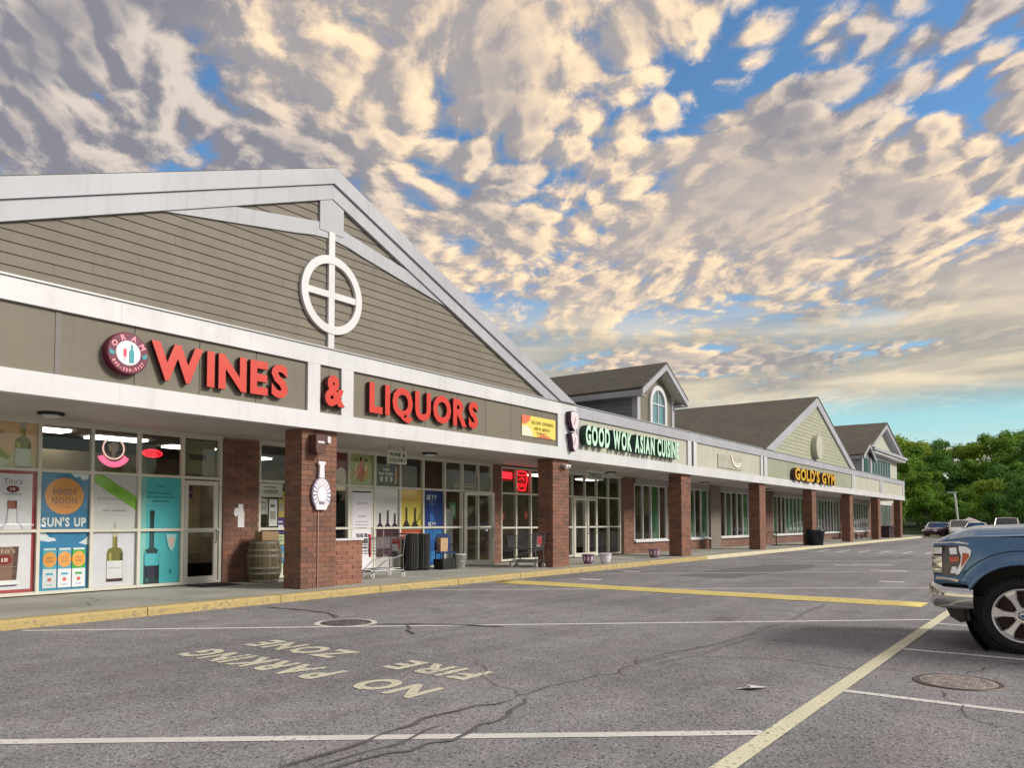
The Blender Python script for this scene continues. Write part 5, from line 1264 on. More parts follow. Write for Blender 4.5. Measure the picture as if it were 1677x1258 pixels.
for z in (.04, .20, .32, .58, .70, .86):
    mb = MB(); mb.lathe([(br(z - .022) + .001, z - .022), (br(z) + .006, z - .02), (br(z) + .006, z + .02), (br(z + .022) + .001, z + .022)], (0, 0, 0), 30); mb.build('hoop', hoopm, t)
MB().cyl(.03, 0, .012, c=(0, -.369, .45), axis='y', n=10).build('bung', M['black'], t)
place(t, (10.35, 14.35, SW), R(20))
tag(B(10.2, 10.62, 14.22, 14.5, SW + .905, SW + 1.10).build('brown_carton', mat('carton', (.30, .20, .12), .8)), 'small brown carton standing on the barrel', 'box')

# ---------------------------------------------------------------- shopping carts
def make_cart(label, loc, rz, flap=True):
    t = thing('shopping_cart', label, 'shopping cart', (0, 0, 0), 'shopping carts on the pavement')
    W = .27; mb = MB()
    mb.tube([(-.42, -W, .17), (.46, -W * .75, .17), (.46, W * .75, .17), (-.42, W, .17)], .014)
    for s in (-1, 1): mb.tube([(-.42, s * W, .17), (-.40, s * W, .5), (-.46, s * W, .98), (-.50, s * W, 1.02)], .013); mb.tube([(.40, s * W * .78, .17), (.10, s * W * .9, .40), (-.38, s * W, .52)], .012)
    mb.build('chassis', M['steel'], t)
    b = MB(); r_ = .0045
    def corner(u, s, top): # u 0 back .. 1 front
        x = -.42 + u * .92; w = W * (1 - .22 * u); return (x + (0 if not top else (.03 * u)), s * w, (.96 - .06 * u) if top else (.52 + .05 * u))
    for s in (-1, 1):
        for i in range(11): u = i / 10; b.tube([corner(u, s, 0), corner(u, s, 1)], r_, 4)
        for j in range(6):
            q = j / 5; A = [tuple(corner(u, s, 0)[k_] * (1 - q) + corner(u, s, 1)[k_] * q for k_ in range(3)) for u in (0, 1)]; b.tube(A, r_ if j < 5 else .009, 4)
    for j in range(6):
        q = j / 5
        for u in (0, 1):
            A = [tuple(corner(u, s, 0)[k_] * (1 - q) + corner(u, s, 1)[k_] * q for k_ in range(3)) for s in (-1, 1)]; b.tube(A, r_ if j < 5 else .009, 4)
    for i in range(8):
        f = i / 7; b.tube([tuple(corner(0, -1, 0)[k_] * (1 - f) + corner(0, 1, 0)[k_] * f for k_ in range(3)), tuple(corner(1, -1, 0)[k_] * (1 - f) + corner(1, 1, 0)[k_] * f for k_ in range(3))], r_, 4)
        b.tube([tuple(corner(1, -1, 0)[k_] * (1 - f) + corner(1, 1, 0)[k_] * f for k_ in range(3)), tuple(corner(1, -1, 1)[k_] * (1 - f) + corner(1, 1, 1)[k_] * f for k_ in range(3))], r_, 4)
        b.tube([tuple(corner(0, -1, 0)[k_] * (1 - f) + corner(0, 1, 0)[k_] * f for k_ in range(3)), tuple(corner(0, -1, 1)[k_] * (1 - f) + corner(0, 1, 1)[k_] * f for k_ in range(3))], r_, 4)
    for i in range(11): u = i / 10; b.tube([corner(u, -1, 0), corner(u, 1, 0)], r_, 4)
    b.build('basket', M['steel'], t)
    sh_ = MB(); sh_.tube([(-.38, -.22, .22), (.36, -.18, .22), (.36, .18, .22), (-.38, .22, .22), (-.38, -.22, .22)], .008)
    for i in range(8): f = -1 + 2 * i / 7; sh_.tube([(-.38, .22 * f, .22), (.36, .18 * f, .22)], .004, 4)
    sh_.build('lower_rack', M['steel'], t)
    MB().tube([(-.51, -W - .02, 1.02), (-.51, W + .02, 1.02)], .018, 8).build('handle', mat('dark_handle', (.06, .02, .03), .4, var=0, coord='obj'), t)
    if flap and abs(rz - R(172)) < .01:
        rb = MB(); rb.tube([(.47, .17, .50), (.475, .17, 1.0)], .028, 8); rb.tube([(.44, .17, .99), (.52, .17, 1.0)], .03, 8); rb.build('red_corner_post', mat('red_plastic', (.55, .03, .03), .4, var=0, coord='obj'), t)
    if flap: B(-.405, -.395, -.15, .15, .66, .90).build('child_seat_flap', mat('red_plastic', (.55, .03, .03), .4, var=0, coord='obj'), t); B(-.37, -.366, -.10, .12, .62, .78).build('price_card', M['paper'], t)
    for x, y in ((-.40, -W), (-.40, W), (.42, -W * .75), (.42, W * .75)):
        f = MB(); f.box(x - .016, x + .016, y - .022, y + .022, .10, .17); f.build('caster_fork', M['steel'], t)
        w = MB(); w.smooth = True; w.lathe([(.02, -.016), (.058, -.016), (.064, 0), (.058, .016), (.02, .016)], (x, y, .064), 14, 'y'); w.build('wheel', mat('pale_wheel', (.55, .53, .52), .5, var=0, coord='obj'), t)
        h_ = MB(); h_.cyl(.02, -.018, .018, (x, y, .064), 8, 'y'); h_.build('wheel_hub', M['black'], t)
    place(t, loc, rz)
    return t
make_cart('wire shopping cart with a red flap between the low brick wall and black bins', (12.82, 13.25, SW), R(172))
make_cart('wire shopping cart with a red flap beside the second brick pillar', (18.05, 12.78, SW), R(100))

# black bins stack
t = thing('black_bin', 'tall ribbed black bin standing before the yellow poster', 'bin', (15.45, 14.5, SW))
for i, (x, y) in enumerate(((15.14, 14.5), (15.48, 14.42))):
    mb = MB(); nn_ = 36; zs_ = [SW, SW + .05, SW + .48, SW + .52, SW + .95]
    for z in zs_:
        for q in range(nn_): rr_ = (.165 if q % 2 else .18) + (.012 if z > SW + .9 else 0) - (.02 if z == SW else 0); a = 2 * math.pi * q / nn_; mb.v.append((x + rr_ * math.cos(a), y + rr_ * math.sin(a), z))
    for r_ in range(len(zs_) - 1):
        for q in range(nn_): q2 = (q + 1) % nn_; mb.f.append((r_ * nn_ + q, r_ * nn_ + q2, (r_ + 1) * nn_ + q2, (r_ + 1) * nn_ + q)); mb.m.append(0); mb.sm.append(False)
    if i == 0: mb.build('bin_body', M['black'], t); MB().cyl(.195, SW + .951, SW + 1.0, (x, y, 0), 14).build('lid', M['black'], t)
    else:
        t2 = thing('black_bin', 'second ribbed black bin close to the blue chair', 'bin', (15.78, 14.52, SW)); mb.build('bin_body', M['black'], t2); MB().cyl(.195, SW + .951, SW + .99, (x, y, 0), 14).build('lid', M['black'], t2)
# blue chair with a tan bag
t = thing('blue_chair', 'dark blue chair left of the white bucket with its back to the blue poster', 'chair', (0, 0, 0)); cm = mat('navy_plastic', (.02, .05, .17), .45, var=0, coord='obj')
mb = MB(); mb.smooth = False
mb.box(-.23, .23, -.22, .22, .43, .47); mb.build('seat', cm, t)
mb = MB(); mb.prism([(-.23, .5), (.23, .5), (.24, .85), (.15, .98), (-.15, .98), (-.24, .85)], .20, .235); mb.build('backrest', cm, t)
for s in (-1, 1):
    MB().tube([(s * .21, .22, .5), (s * .21, .21, .25), (s * .23, .26, 0)], .014).build('leg', M['black'], t); MB().tube([(s * .21, -.20, .43), (s * .23, -.24, 0)], .014).build('leg', M['black'], t)
    MB().tube([(s * .25, -.18, .46), (s * .25, -.17, .66), (s * .25, .2, .68)], .013).build('armrest', M['black'], t)
place(t, (16.2, 14.25, SW), R(-28))
tag(B(15.95, 16.25, 14.2, 14.34, SW + .49, SW + .86).build('tan_paper_bag', mat('tan_paper', (.50, .33, .20), .8)), 'tan paper bag on the seat of the blue chair', 'bag')
tag(MB().prism([(15.9, SW), (16.4, SW), (16.44, SW + .28), (15.86, SW + .28)], 14.05, 14.4).build('black_crate', M['black']), 'low black crate under the blue chair', 'crate')
# bucket
t = thing('white_bucket', 'white plastic bucket on the pavement before the open doorway', 'bucket', (16.9, 14.3, SW)); mb = MB(); mb.smooth = True; mb.lathe([(.0001, SW), (.13, SW), (.155, SW + .36), (.165, SW + .36), (.165, SW + .39), (.145, SW + .39), (.125, SW + .03), (.0001, SW + .03)], (16.9, 14.3, 0), 20); mb.build('bucket_body', mat('white_plastic', (.72, .72, .70), .4), t)
MB().tube([(16.74, 14.3, SW + .37), (16.77, 14.17, SW + .2), (16.9, 14.12, SW + .14), (17.03, 14.17, SW + .2), (17.06, 14.3, SW + .37)], .006, 5).build('handle', M['steel'], t)
# cooler inside the doorway
t = thing('upright_cooler', 'pale grey upright cooler standing inside the open doorway', 'cooler', (17.5, 15.6, .12)); cmm = mat('pale_cooler', (.48, .52, .50), .4)
B(17.0, 17.75, 15.35, 15.95, .12, 1.85).build('cooler_body', cmm, t); B(17.02, 17.73, 15.30, 15.348, .3, 1.83).build('cooler_door', cmm, t); B(17.06, 17.09, 15.26, 15.299, .9, 1.4).build('handle', M['steel'], t)
mb = MB(); mb.smooth = True; mb.lathe([(.0001, 1.852), (.09, 1.852), (.13, 2.0), (.10, 2.06), (.0001, 2.06)], (17.3, 15.6, 0), 16); tag(mb.build('metal_pot', M['steel']), 'metal pot on top of the pale cooler', 'pot')

# ---------------------------------------------------------------- pots, planter, bench, bin
def flower_pot(x, y, r, h, label, base, motif, marks=True):
    t = thing('ceramic_pot', label, 'flower pot', (x, y, SW))
    mb = MB(); mb.smooth = True; mb.lathe([(.0001, SW), (r * .62, SW), (r * .8, SW + h * .25), (r * .98, SW + h * .7), (r * .97, SW + h * .9), (r * 1.08, SW + h * .92), (r * 1.08, SW + h), (r * .9, SW + h), (r * .88, SW + h * .8), (.0001, SW + h * .8)], (x, y, 0), 26); mb.build('pot_body', pr(base), t)
    if marks:
        for i in range(9):
            a = 2 * math.pi * i / 9 + .2; m_ = MB()
            for q in range(4):
                z0 = SW + h * (.35 + .11 * q); z1 = z0 + h * .115; rr_ = lambda z: r * (.8 + .18 * min(1, max(0, ((z - SW) / h - .25) / .45))) + .004
                w = .11 if q % 2 else .16
                m_.add([(x + rr_(z) * math.cos(a + s), y + rr_(z) * math.sin(a + s), z) for z, s in ((z0, -w), (z0, w), (z1, w), (z1, -w))], [(0, 1, 2, 3)])
            m_.build('glaze_motif', pr(motif), t)
    MB().cyl(r * .87, SW + h * .8, SW + h * .84, (x, y, 0), 20).build('soil', mat('soil', (.03, .02, .015), .95), t)
flower_pot(20.75, 12.35, .19, .30, 'purple glazed pot with white motifs, left one of the pair by the restaurant door', '#7d5a78', '#e9dfec')
flower_pot(21.30, 12.05, .19, .32, 'plain white glazed pot, right one of the pair by the restaurant door', '#e2dcea', '#cfc3da', False)
flower_pot(25.9, 12.6, .22, .32, 'single mauve pot with white motifs left of the third pillar', '#8a6a80', '#e2d3de')
t = thing('black_planter', 'large black planter on the pavement at the fifth pillar', 'planter', (45.9, 12.0, SW)); mb = MB(); mb.smooth = True; mb.lathe([(.0001, SW), (.42, SW), (.52, SW + .75), (.58, SW + .78), (.58, SW + .86), (.5, SW + .86), (.46, SW + .7), (.0001, SW + .7)], (44.9, 11.98, 0), 24); mb.build('planter_body', mat('blue_black_pot', (.012, .016, .035), .35), t)
def bench(x, y, label):
    t = thing('bench', label, 'bench', (x, y, SW)); w = mat('grey_bench_wood', (.30, .24, .20), .7)
    for i in range(4): B(x - .8, x + .8, y - .2 + i * .11, y - .11 + i * .11, SW + .43, SW + .46).build('seat_slat', w, t)
    for i in range(3): B(x - .8, x + .8, y + .24, y + .27, SW + .52 + i * .13, SW + .62 + i * .13).build('back_slat', w, t)
    for s in (-.7, .7):
        for yy in (y - .18, y + .22): B(x + s - .03, x + s + .03, yy - .03, yy + .03, SW, SW + .429).build('leg', M['black'], t)
bench(61.4, 13.4, 'grey wooden bench between the sixth and seventh pillars')
t = thing('round_table', 'small dark outdoor table before the first gym window', 'table', (44.5, 13.9, SW)); MB().cyl(.45, SW + .72, SW + .75, (43.2, 13.6, 0), 24).build('tabletop', M['black'], t); MB().cyl(.03, SW, SW + .72, (43.2, 13.6, 0), 8).build('table_leg', M['black'], t); MB().cyl(.28, SW, SW + .02, (43.2, 13.6, 0), 16).build('table_base', M['black'], t)
t = thing('litter_bin', 'dark square litter bin left of the last pillar', 'bin', (70.6, 12.9, SW)); B(69.2, 71.2, 12.6, 13.3, SW, SW + .85).build('bin_body', mat('dark_maroon_bin', (.04, .015, .03), .5), t); B(69.1, 71.3, 12.5, 13.4, SW + .851, SW + .98).build('lid', mat('dark_maroon_bin'), t)

# ================================================================ PICKUP TRUCK  (local: x forward, y left, z up, front axle at x=0)
def carpaint(name, col, rough=.22, metal=.55, coat=1.0):
    m = mat(name, col, rough, metal, var=0, coat=coat); m.node_tree.nodes['Principled BSDF'].inputs['Coat Roughness'].default_value = .05; return m


tk = thing('pickup_truck', 'blue-grey pickup truck parked at the right edge with chrome bumper and six-spoke wheels', 'pickup truck', (0, 0, 0))
paint = carpaint('blue_grey_metallic', (.09, .20, .36), .20, .55)
dark = mat('truck_black_trim', (.012, .012, .014), .5, var=0)
HZ, RT = .43, .418
def sm(t): t = max(0, min(1, t)); return t * t * (3 - 2 * t)
def side_y(x, z):
    y = .985
    if x > .25: y -= .135 * ((x - .25) / .62) ** 2.2
    y -= .075 * max(0, (z - .88) / .42) ** 2
    y -= .03 * max(0, (.62 - z) / .3)
    for ax in (0, -3.69):
        r = math.hypot(x - ax, z - HZ)
        if r < .70: y += .042 * (1 - sm((r - .565) / .10))
    return y
def top_z(x):
    if x > .45: return 1.275 - .075 * ((x - .45) / .42) ** 1.6
    return 1.275 + .01 * sm((.45 - x) / 1.0)
def bot_z(x):
    z = .50
    for ax in (0, -3.69):
        d = abs(x - ax)
        if d < .545: z = max(z, HZ + math.sqrt(.545 ** 2 - d * d))
    if x > .5: z = max(z, .74)
    return z
xs = sorted(set([.87, .84, .80, .74, .68, .62, .56, .545, .54, .52, .49, .45, .40, .34, .27, .2, .1, 0, -.1, -.2, -.27, -.34, -.4, -.45, -.49, -.52, -.54, -.545, -.6, -.7, -.8, -1.0, -1.3, -1.7, -2.1, -2.5, -2.9, -3.0, -3.1] + [-3.69 + d for d in (.56, .545, .54, .52, .49, .45, .4, .34, .27, .2, .1, 0, -.1, -.2, -.27, -.34, -.4, -.45, -.49, -.52, -.54, -.545, -.6)] + [-4.5, -4.8, -4.88]), reverse=True)
NZ = 15
for s, nm in ((1, 'side'), (-1, 'side')):
    mb = MB(); mb.smooth = True
    for x in xs:
        b, t_ = bot_z(x), top_z(x)
        for k_ in range(NZ):
            z = b + (t_ - b) * k_ / (NZ - 1); mb.v.append((x, s * side_y(x, z), z))
        mb.v.append((x, s * (side_y(x, b) - .12), b + .0))
    w = NZ + 1
    for i in range(len(xs) - 1):
        for k_ in range(NZ - 1):
            q = (i * w + k_, i * w + k_ + 1, (i + 1) * w + k_ + 1, (i + 1) * w + k_); mb.f.append(q if s > 0 else q[::-1]); mb.m.append(0); mb.sm.append(True)
        q = (i * w, (i + 1) * w, (i + 1) * w + NZ, i * w + NZ); mb.f.append(q if s > 0 else q[::-1]); mb.m.append(0); mb.sm.append(False)
    mb.build('body_side', paint, tk)
# hood with raised centre
def hood_z(x, y):
    a = abs(y); e = top_z(x)
    crown = .095 * sm((.90 - a) / .22) + .035 * sm((.60 - a) / .25)
    fr = 1 - sm((x - .45) / .42) * .55
    return e + crown * fr + .035 * sm((.75 - x) / 1.6)
hx = [.865 - i * .08 for i in range(23)]; hy = [-1 + j * 2 / 26 for j in range(27)]
mb = MB(); mb.smooth = True
for x in hx:
    hw = side_y(x, top_z(x)) - .004
    for j in hy:
        front = .035 * (1 - abs(j) ** 2.5) if x > .8 else 0
        mb.v.append((x + front * (1 if x > .84 else .4), j * hw, hood_z(x, j * hw) - (.03 if x > .86 else 0)))
for i in range(len(hx) - 1):
    for j in range(26): a = i * 27 + j; mb.f.append((a, a + 1, a + 28, a + 27)[::-1]); mb.m.append(0); mb.sm.append(True)
mb.build('hood', paint, tk)
# seam between fender and hood
for s in (1, -1): MB().tube([(x, s * (side_y(x, top_z(x)) - .004), top_z(x) + .002) for x in (.84, .7, .5, .3, .1, -.2, -.6, -.88)], .005, 5).build('hood_seam', dark, tk)
# front face
mb = MB(); mb.box(.55, .80, -.80, .80, .60, 1.20); mb.build('front_structure', dark, tk)
gr = MB(); gr.box(.80, .86, -.60, .60, .84, 1.17); grille = gr.build('grille', mat('dark_grille', (.03, .03, .032), .4, var=0), tk)
for z, h in ((1.155, .035), (1.07, .06), (.985, .05), (.90, .05), (.835, .03)):
    mb = MB(); mb.smooth = False; pts = [(.868 - .10 * abs(y / .72) ** 3 + (.0), y) for y in [-.74, -.6, -.4, -.2, 0, .2, .4, .6, .74]]
    for (x0, y0), (x1, y1) in zip(pts, pts[1:]): mb.add([(x0, y0, z - h / 2), (x1, y1, z - h / 2), (x1, y1, z + h / 2), (x0, y0, z + h / 2), (x0 + .022, y0, z - h / 3), (x1 + .022, y1, z - h / 3), (x1 + .022, y1, z + h / 3), (x0 + .022, y0, z + h / 3)], [(4, 5, 6, 7), (0, 1, 5, 4), (7, 6, 2, 3), (0, 4, 7, 3), (1, 2, 6, 5)])
    mb.build('grille_bar', M['chrome'], grille)
# headlights
def spatch(poly, off, th, s, m_, name, parent, sub=1):
    """polygon in (x,z) wrapped onto the body side, raised by off"""
    mb = MB(); n = len(poly); P0 = [(x, s * (side_y(x, z) + off), z) for x, z in poly]; P1 = [(x, s * (side_y(x, z) + off - th), z) for x, z in poly]
    cx_ = sum(p[0] for p in poly) / n; cz_ = sum(p[1] for p in poly) / n; c = (cx_, s * (side_y(cx_, cz_) + off), cz_)
    mb.v = P0 + P1 + [c]
    for i in range(n):
        j = (i + 1) % n; mb.f += [(i, j, 2 * n), (i, i + n, j + n, j)]; mb.m += [0, 0]; mb.sm += [False, False]
    return mb.build(name, m_, parent)
lensw = mat('white_lamp_lens', (.72, .72, .74), .12, var=0, coat=1.0, emit=(1, .97, .93), estr=.12); orange = mat('orange_reflector', (.62, .09, .025), .2, var=0, coat=1.0); hous = mat('lamp_housing', (.045, .035, .05), .2, var=0, coat=1.0)
for s in (1, -1):
    hl = spatch([(.84, 1.175), (.66, 1.185), (.52, 1.17), (.475, 1.13), (.48, 1.07), (.53, .98), (.60, .86), (.64, .83), (.74, .835), (.80, .86), (.85, .95)], .012, .03, s, hous, 'headlight', tk)
    spatch([(.60, 1.175), (.52, 1.165), (.475, 1.13), (.485, 1.06), (.535, .97), (.60, .855), (.635, .845), (.62, .90), (.585, .98), (.575, 1.07), (.60, 1.13)], .020, .01, s, lensw, 'lamp_lens', hl)
    spatch([(.56, 1.10), (.50, 1.09), (.495, 1.055), (.54, .98), (.575, .93), (.572, 1.0)], .025, .008, s, orange, 'side_marker', hl)
    for z in (1.115, .90): spatch([(.70 - .03 * (z < 1), z + .035), (.625, z + .04), (.615 + .0, z - .035), (.69, z - .04)], .020, .01, s, lensw, 'projector_lamp', hl)
    spatch([(.70, 1.045), (.60, 1.055), (.595, 1.0), (.69, .985)], .021, .01, s, orange, 'turn_signal', hl)
    spatch([(.872, 1.165), (.74, 1.18), (.74, .84), (.872, .84)], .010, .03, s, dark, 'grille_side', hl)
    for z, h in ((1.115, .038), (1.025, .030), (.955, .034), (.885, .026)): spatch([(.885, z + h), (.775, z + h), (.775, z - h), (.885, z - h)], .022, .02, s, M['chrome'], 'chrome_trim', hl)
    spatch([(.875, 1.215), (.60, 1.225), (.50, 1.205), (.50, 1.190), (.60, 1.205), (.875, 1.195)], .014, .02, s, M['chrome'], 'lamp_brow', hl)
    spatch([(.845, .815), (.62, .80), (.60, .785), (.62, .765), (.845, .785)], .02, .03, s, M['chrome'], 'chrome_strip', tk)
# bumper
def bump_path():
    return [(.46, 1.0), (.62, .985), (.76, .945), (.86, .86), (.915, .70), (.935, .45), (.94, .2)]
pp_ = bump_path(); pp_ = pp_ + [(x, -y) for x, y in pp_[::-1]]
prof = [(-.03, .705), (.0, .70), (.022, .66), (.026, .58), (.012, .50), (-.01, .462), (-.05, .455)]
mb = MB(); mb.smooth = True
for i, (x, y) in enumerate(pp_):
    a = Vector(pp_[max(i - 1, 0)]); b = Vector(pp_[min(i + 1, len(pp_) - 1)]); d = (b - a).normalized(); nrm = Vector((-d.y, d.x)); nrm = nrm if nrm.x * x > 0 or nrm.y * y > 0 else -nrm
    rise = .045 * sm((x - .74) / .14) * (abs(y) > .6)
    for o_, z in prof: mb.v.append((x + nrm.x * o_, y + nrm.y * o_, z + (rise if z > .6 else 0)))
k7 = len(prof)
for i in range(len(pp_) - 1):
    for j in range(k7 - 1): a = i * k7 + j; mb.f.append((a, a + 1, a + k7 + 1, a + k7)[::-1]); mb.m.append(0); mb.sm.append(True)
mb.build('front_bumper', M['chrome'], tk)
B(.50, .88, -.84, .84, .52, .66).build('bumper_core', dark, tk)
mb = MB(); mb.prism([(.75, .47), (.52, .47), (.50, .33), (.60, .30), (.70, .36)], -.86, .90, 'y'); mb.build('air_dam', M['black'], tk)
# wheel housings, underbody, cab
B(-4.8, .5, -.80, .80, .40, .60).build('chassis', dark, tk)
for ax in (0, -3.69):
    for s in (1, -1):
        mb = MB(); mb.lathe([(.55, s * .58), (.555, s * .955)], (ax, 0, HZ), 32, 'y'); mb.lathe([(.0001, s * .58), (.55, s * .58)], (ax, 0, HZ), 32, 'y'); mb.build('wheel_well', dark, tk)
cabm = MB(); cabm.smooth = False
gx = [(-.92, 1.33, .86), (-1.72, 1.90, .70), (-3.0, 1.93, .70), (-3.08, 1.33, .88)]
cab_r = MB(); cab_r.add([(-1.72, -.70, 1.905), (-3.0, -.70, 1.925), (-3.0, .70, 1.925), (-1.72, .70, 1.905), (-1.72, -.66, 1.95), (-3.0, -.66, 1.96), (-3.0, .66, 1.96), (-1.72, .66, 1.95)], [(4, 5, 6, 7)[::-1], (0, 4, 7, 3)[::-1], (0, 1, 5, 4)[::-1], (1, 2, 6, 5)[::-1], (2, 3, 7, 6)[::-1]]); cab_r.build('cab_roof', paint, tk)
gd = mat('dark_car_glass', (.02, .025, .03), .04, var=0, spec=1.0, coat=1.0)
MB().add([(-.92, -.84, 1.34), (-.92, .84, 1.34), (-1.72, .70, 1.905), (-1.72, -.70, 1.905)], [(0, 1, 2, 3)]).build('windshield', gd, tk)
MB().add([(-3.08, -.86, 1.34), (-3.08, .86, 1.34), (-3.0, .70, 1.925), (-3.0, -.70, 1.925)], [(3, 2, 1, 0)]).build('rear_window', gd, tk)
for s in (1, -1):
    MB().add([(-.94, s * .875, 1.30), (-1.98, s * .89, 1.30), (-1.98, s * .70, 1.91), (-1.72, s * .70, 1.905)], [(0, 1, 2, 3) if s < 0 else (3, 2, 1, 0)]).build('side_window', gd, tk)
    MB().add([(-2.06, s * .89, 1.30), (-3.06, s * .89, 1.30), (-3.0, s * .70, 1.925), (-2.06, s * .70, 1.912)], [(0, 1, 2, 3) if s < 0 else (3, 2, 1, 0)]).build('side_window', gd, tk)
    MB().add([(-1.98, s * .892, 1.30), (-2.06, s * .892, 1.30), (-2.06, s * .702, 1.912), (-1.98, s * .702, 1.91)], [(0, 1, 2, 3) if s < 0 else (3, 2, 1, 0)]).build('pillar_trim', paint, tk)
    for x in (-.80, -2.02, -3.1): MB().tube([(x, s * (side_y(x, z) + .001), z) for z in (.55, .8, 1.0, 1.28)], .004, 4).build('door_gap', dark, tk)
    for x in (-1.78, -2.85): B(x - .11, x + .11, s * .985 if s > 0 else -1.02, 1.02 if s > 0 else -.985, 1.07, 1.11).build('door_handle', M['chrome'], tk)
    m_ = MB(); m_.box(-1.22, -1.02, s * .98 if s > 0 else -1.2, 1.2 if s > 0 else -.98, 1.32, 1.52); m_.build('side_mirror', dark, tk)
    B(-4.9, -4.87, s * .82 if s > 0 else -.95, .95 if s > 0 else -.82, .95, 1.27).build('tail_light', orange, tk)
    B(-2.9, -.85, s * .93 if s > 0 else -.97, .97 if s > 0 else -.93, .40, .47).build('running_board', dark, tk)
B(-4.88, -3.1, -.80, .80, .62, .66).build('bed_floor', dark, tk); B(-4.88, -4.84, -.90, .90, .62, 1.28).build('tailgate', paint, tk); B(-3.10, -3.05, -.86, .86, .62, 1.33).build('cab_back', paint, tk)
B(-.95, -.88, -.86, .86, .7, 1.33).build('firewall', dark, tk); B(-5.02, -4.89, -.95, .95, .50, .68).build('rear_bumper', M['chrome'], tk)


def truck_wheel():
    """outer face towards +y, centred at the origin"""
    root = MB(); root.smooth = True
    tp = [(.285, .10), (.305, .118), (.36, .128), (.398, .118), (.416, .085), (.418, 0), (.416, -.085), (.40, -.12), (.30, -.12), (.285, -.10)]
    root.lathe(tp, (0, 0, 0), 56, 'y'); tyre = root.build('wheel', M['rubber'], tk)
    for i in range(56):     # shoulder tread blocks
        a = 2 * math.pi * i / 56; c_, s_ = math.cos(a), math.sin(a)
    tr = MB()
    for i in range(60):
        a0, a1 = 2 * math.pi * i / 60, 2 * math.pi * (i + .62) / 60
        for (ya, yb) in ((.06, .122), (-.03, .03), (-.12, -.06)):
            r0, r1 = .405, .422
            v = [(r * math.cos(a), y, r * math.sin(a)) for y in (ya, yb) for r in (r0, r1) for a in (a0, a1)]
            tr.add(v, [(2, 3, 7, 6), (0, 2, 6, 4), (1, 5, 7, 3), (4, 6, 7, 5), (0, 1, 3, 2)])
    tr.build('tread', M['rubber'], tyre, kind='stuff')
    rim = MB(); rim.smooth = True
    rim.lathe([(.292, .112), (.298, .122), (.286, .126), (.274, .112), (.262, .06), (.258, -.09)], (0, 0, 0), 56, 'y')
    rim.build('rim', M['alloy'], tyre)
    bk = MB(); bk.lathe([(.0001, -.02), (.255, -.02)], (0, 0, 0), 40, 'y'); bk.lathe([(.06, .0), (.165, .0), (.165, .01), (.06, .01)], (0, 0, 0), 32, 'y'); bk.build('brake_disc', mat('dark_brake', (.05, .025, .025), .5, .5, var=0, coord='obj'), tyre)
    for i in range(6):
        a = R(60 * i + 4); mb = MB()
        def P(r, w, y): return (r * math.cos(a) - w * math.sin(a), y, r * math.sin(a) + w * math.cos(a))
        st_ = [(.045, .036, .098), (.11, .030, .100), (.19, .036, .104), (.245, .055, .108), (.281, .075, .106)]
        for r, w, y in st_: mb.v += [P(r, -w, y), P(r, -w * .72, y + .014), P(r, w * .72, y + .014), P(r, w, y), P(r, w * .8, y - .05), P(r, -w * .8, y - .05)]
        for q in range(len(st_) - 1):
            for k_ in range(6): A = q * 6 + k_; Bq = q * 6 + (k_ + 1) % 6; mb.f.append((A, A + 6, Bq + 6, Bq)[::-1]); mb.m.append(0); mb.sm.append(False)
        mb.build('spoke', M['alloy'], tyre)
        lug = MB(); aa = a + R(30); lug.lathe([(.0001, .128), (.011, .126), (.013, .10)], (.068 * math.cos(aa), 0, .068 * math.sin(aa)), 8, 'y'); lug.build('lug_nut', M['chrome'], tyre)
    hc = MB(); hc.smooth = True; hc.lathe([(.0001, .122), (.03, .120), (.04, .112), (.043, .09), (.09, .088), (.09, .04)], (0, 0, 0), 24, 'y'); hc.build('hub_cap', M['alloy'], tyre)
    oval_ = MB(); oval_.prism([(.028 * math.cos(R(q)), .013 * math.sin(R(q))) for q in range(0, 360, 20)], .1205, .1235); oval_.build('hub_badge', mat('blue_badge', (.02, .08, .35), .3, var=0), tyre)
    return tyre
w0 = truck_wheel()
kids = list(w0.children)
def place_wheel(o, x, y, flip):
    o.location = (x, y, HZ - .008); o.rotation_euler = (0, 0, math.pi if flip else 0)
place_wheel(w0, 0, .845, False)
for x, y, fl in ((0, -.845, True), (-3.69, .845, False), (-3.69, -.845, True)):
    c = w0.copy(); COL.objects.link(c); place_wheel(c, x, y, fl)
    for ch in kids: d = ch.copy(); COL.objects.link(d); d.parent = c
for s in (1, -1):     # pressed crease over each arch
    for ax in (0, -3.69):
        pts_ = [(ax + .70 * math.cos(R(a)), s * (side_y(ax + .70 * math.cos(R(a)), HZ + .70 * math.sin(R(a))) + .001), HZ + .70 * math.sin(R(a))) for a in range(38, 146, 9)]
        MB().tube(pts_, .006, 5).build('arch_crease', dark, tk)
place(tk, (11.05, .52, 0), R(90))


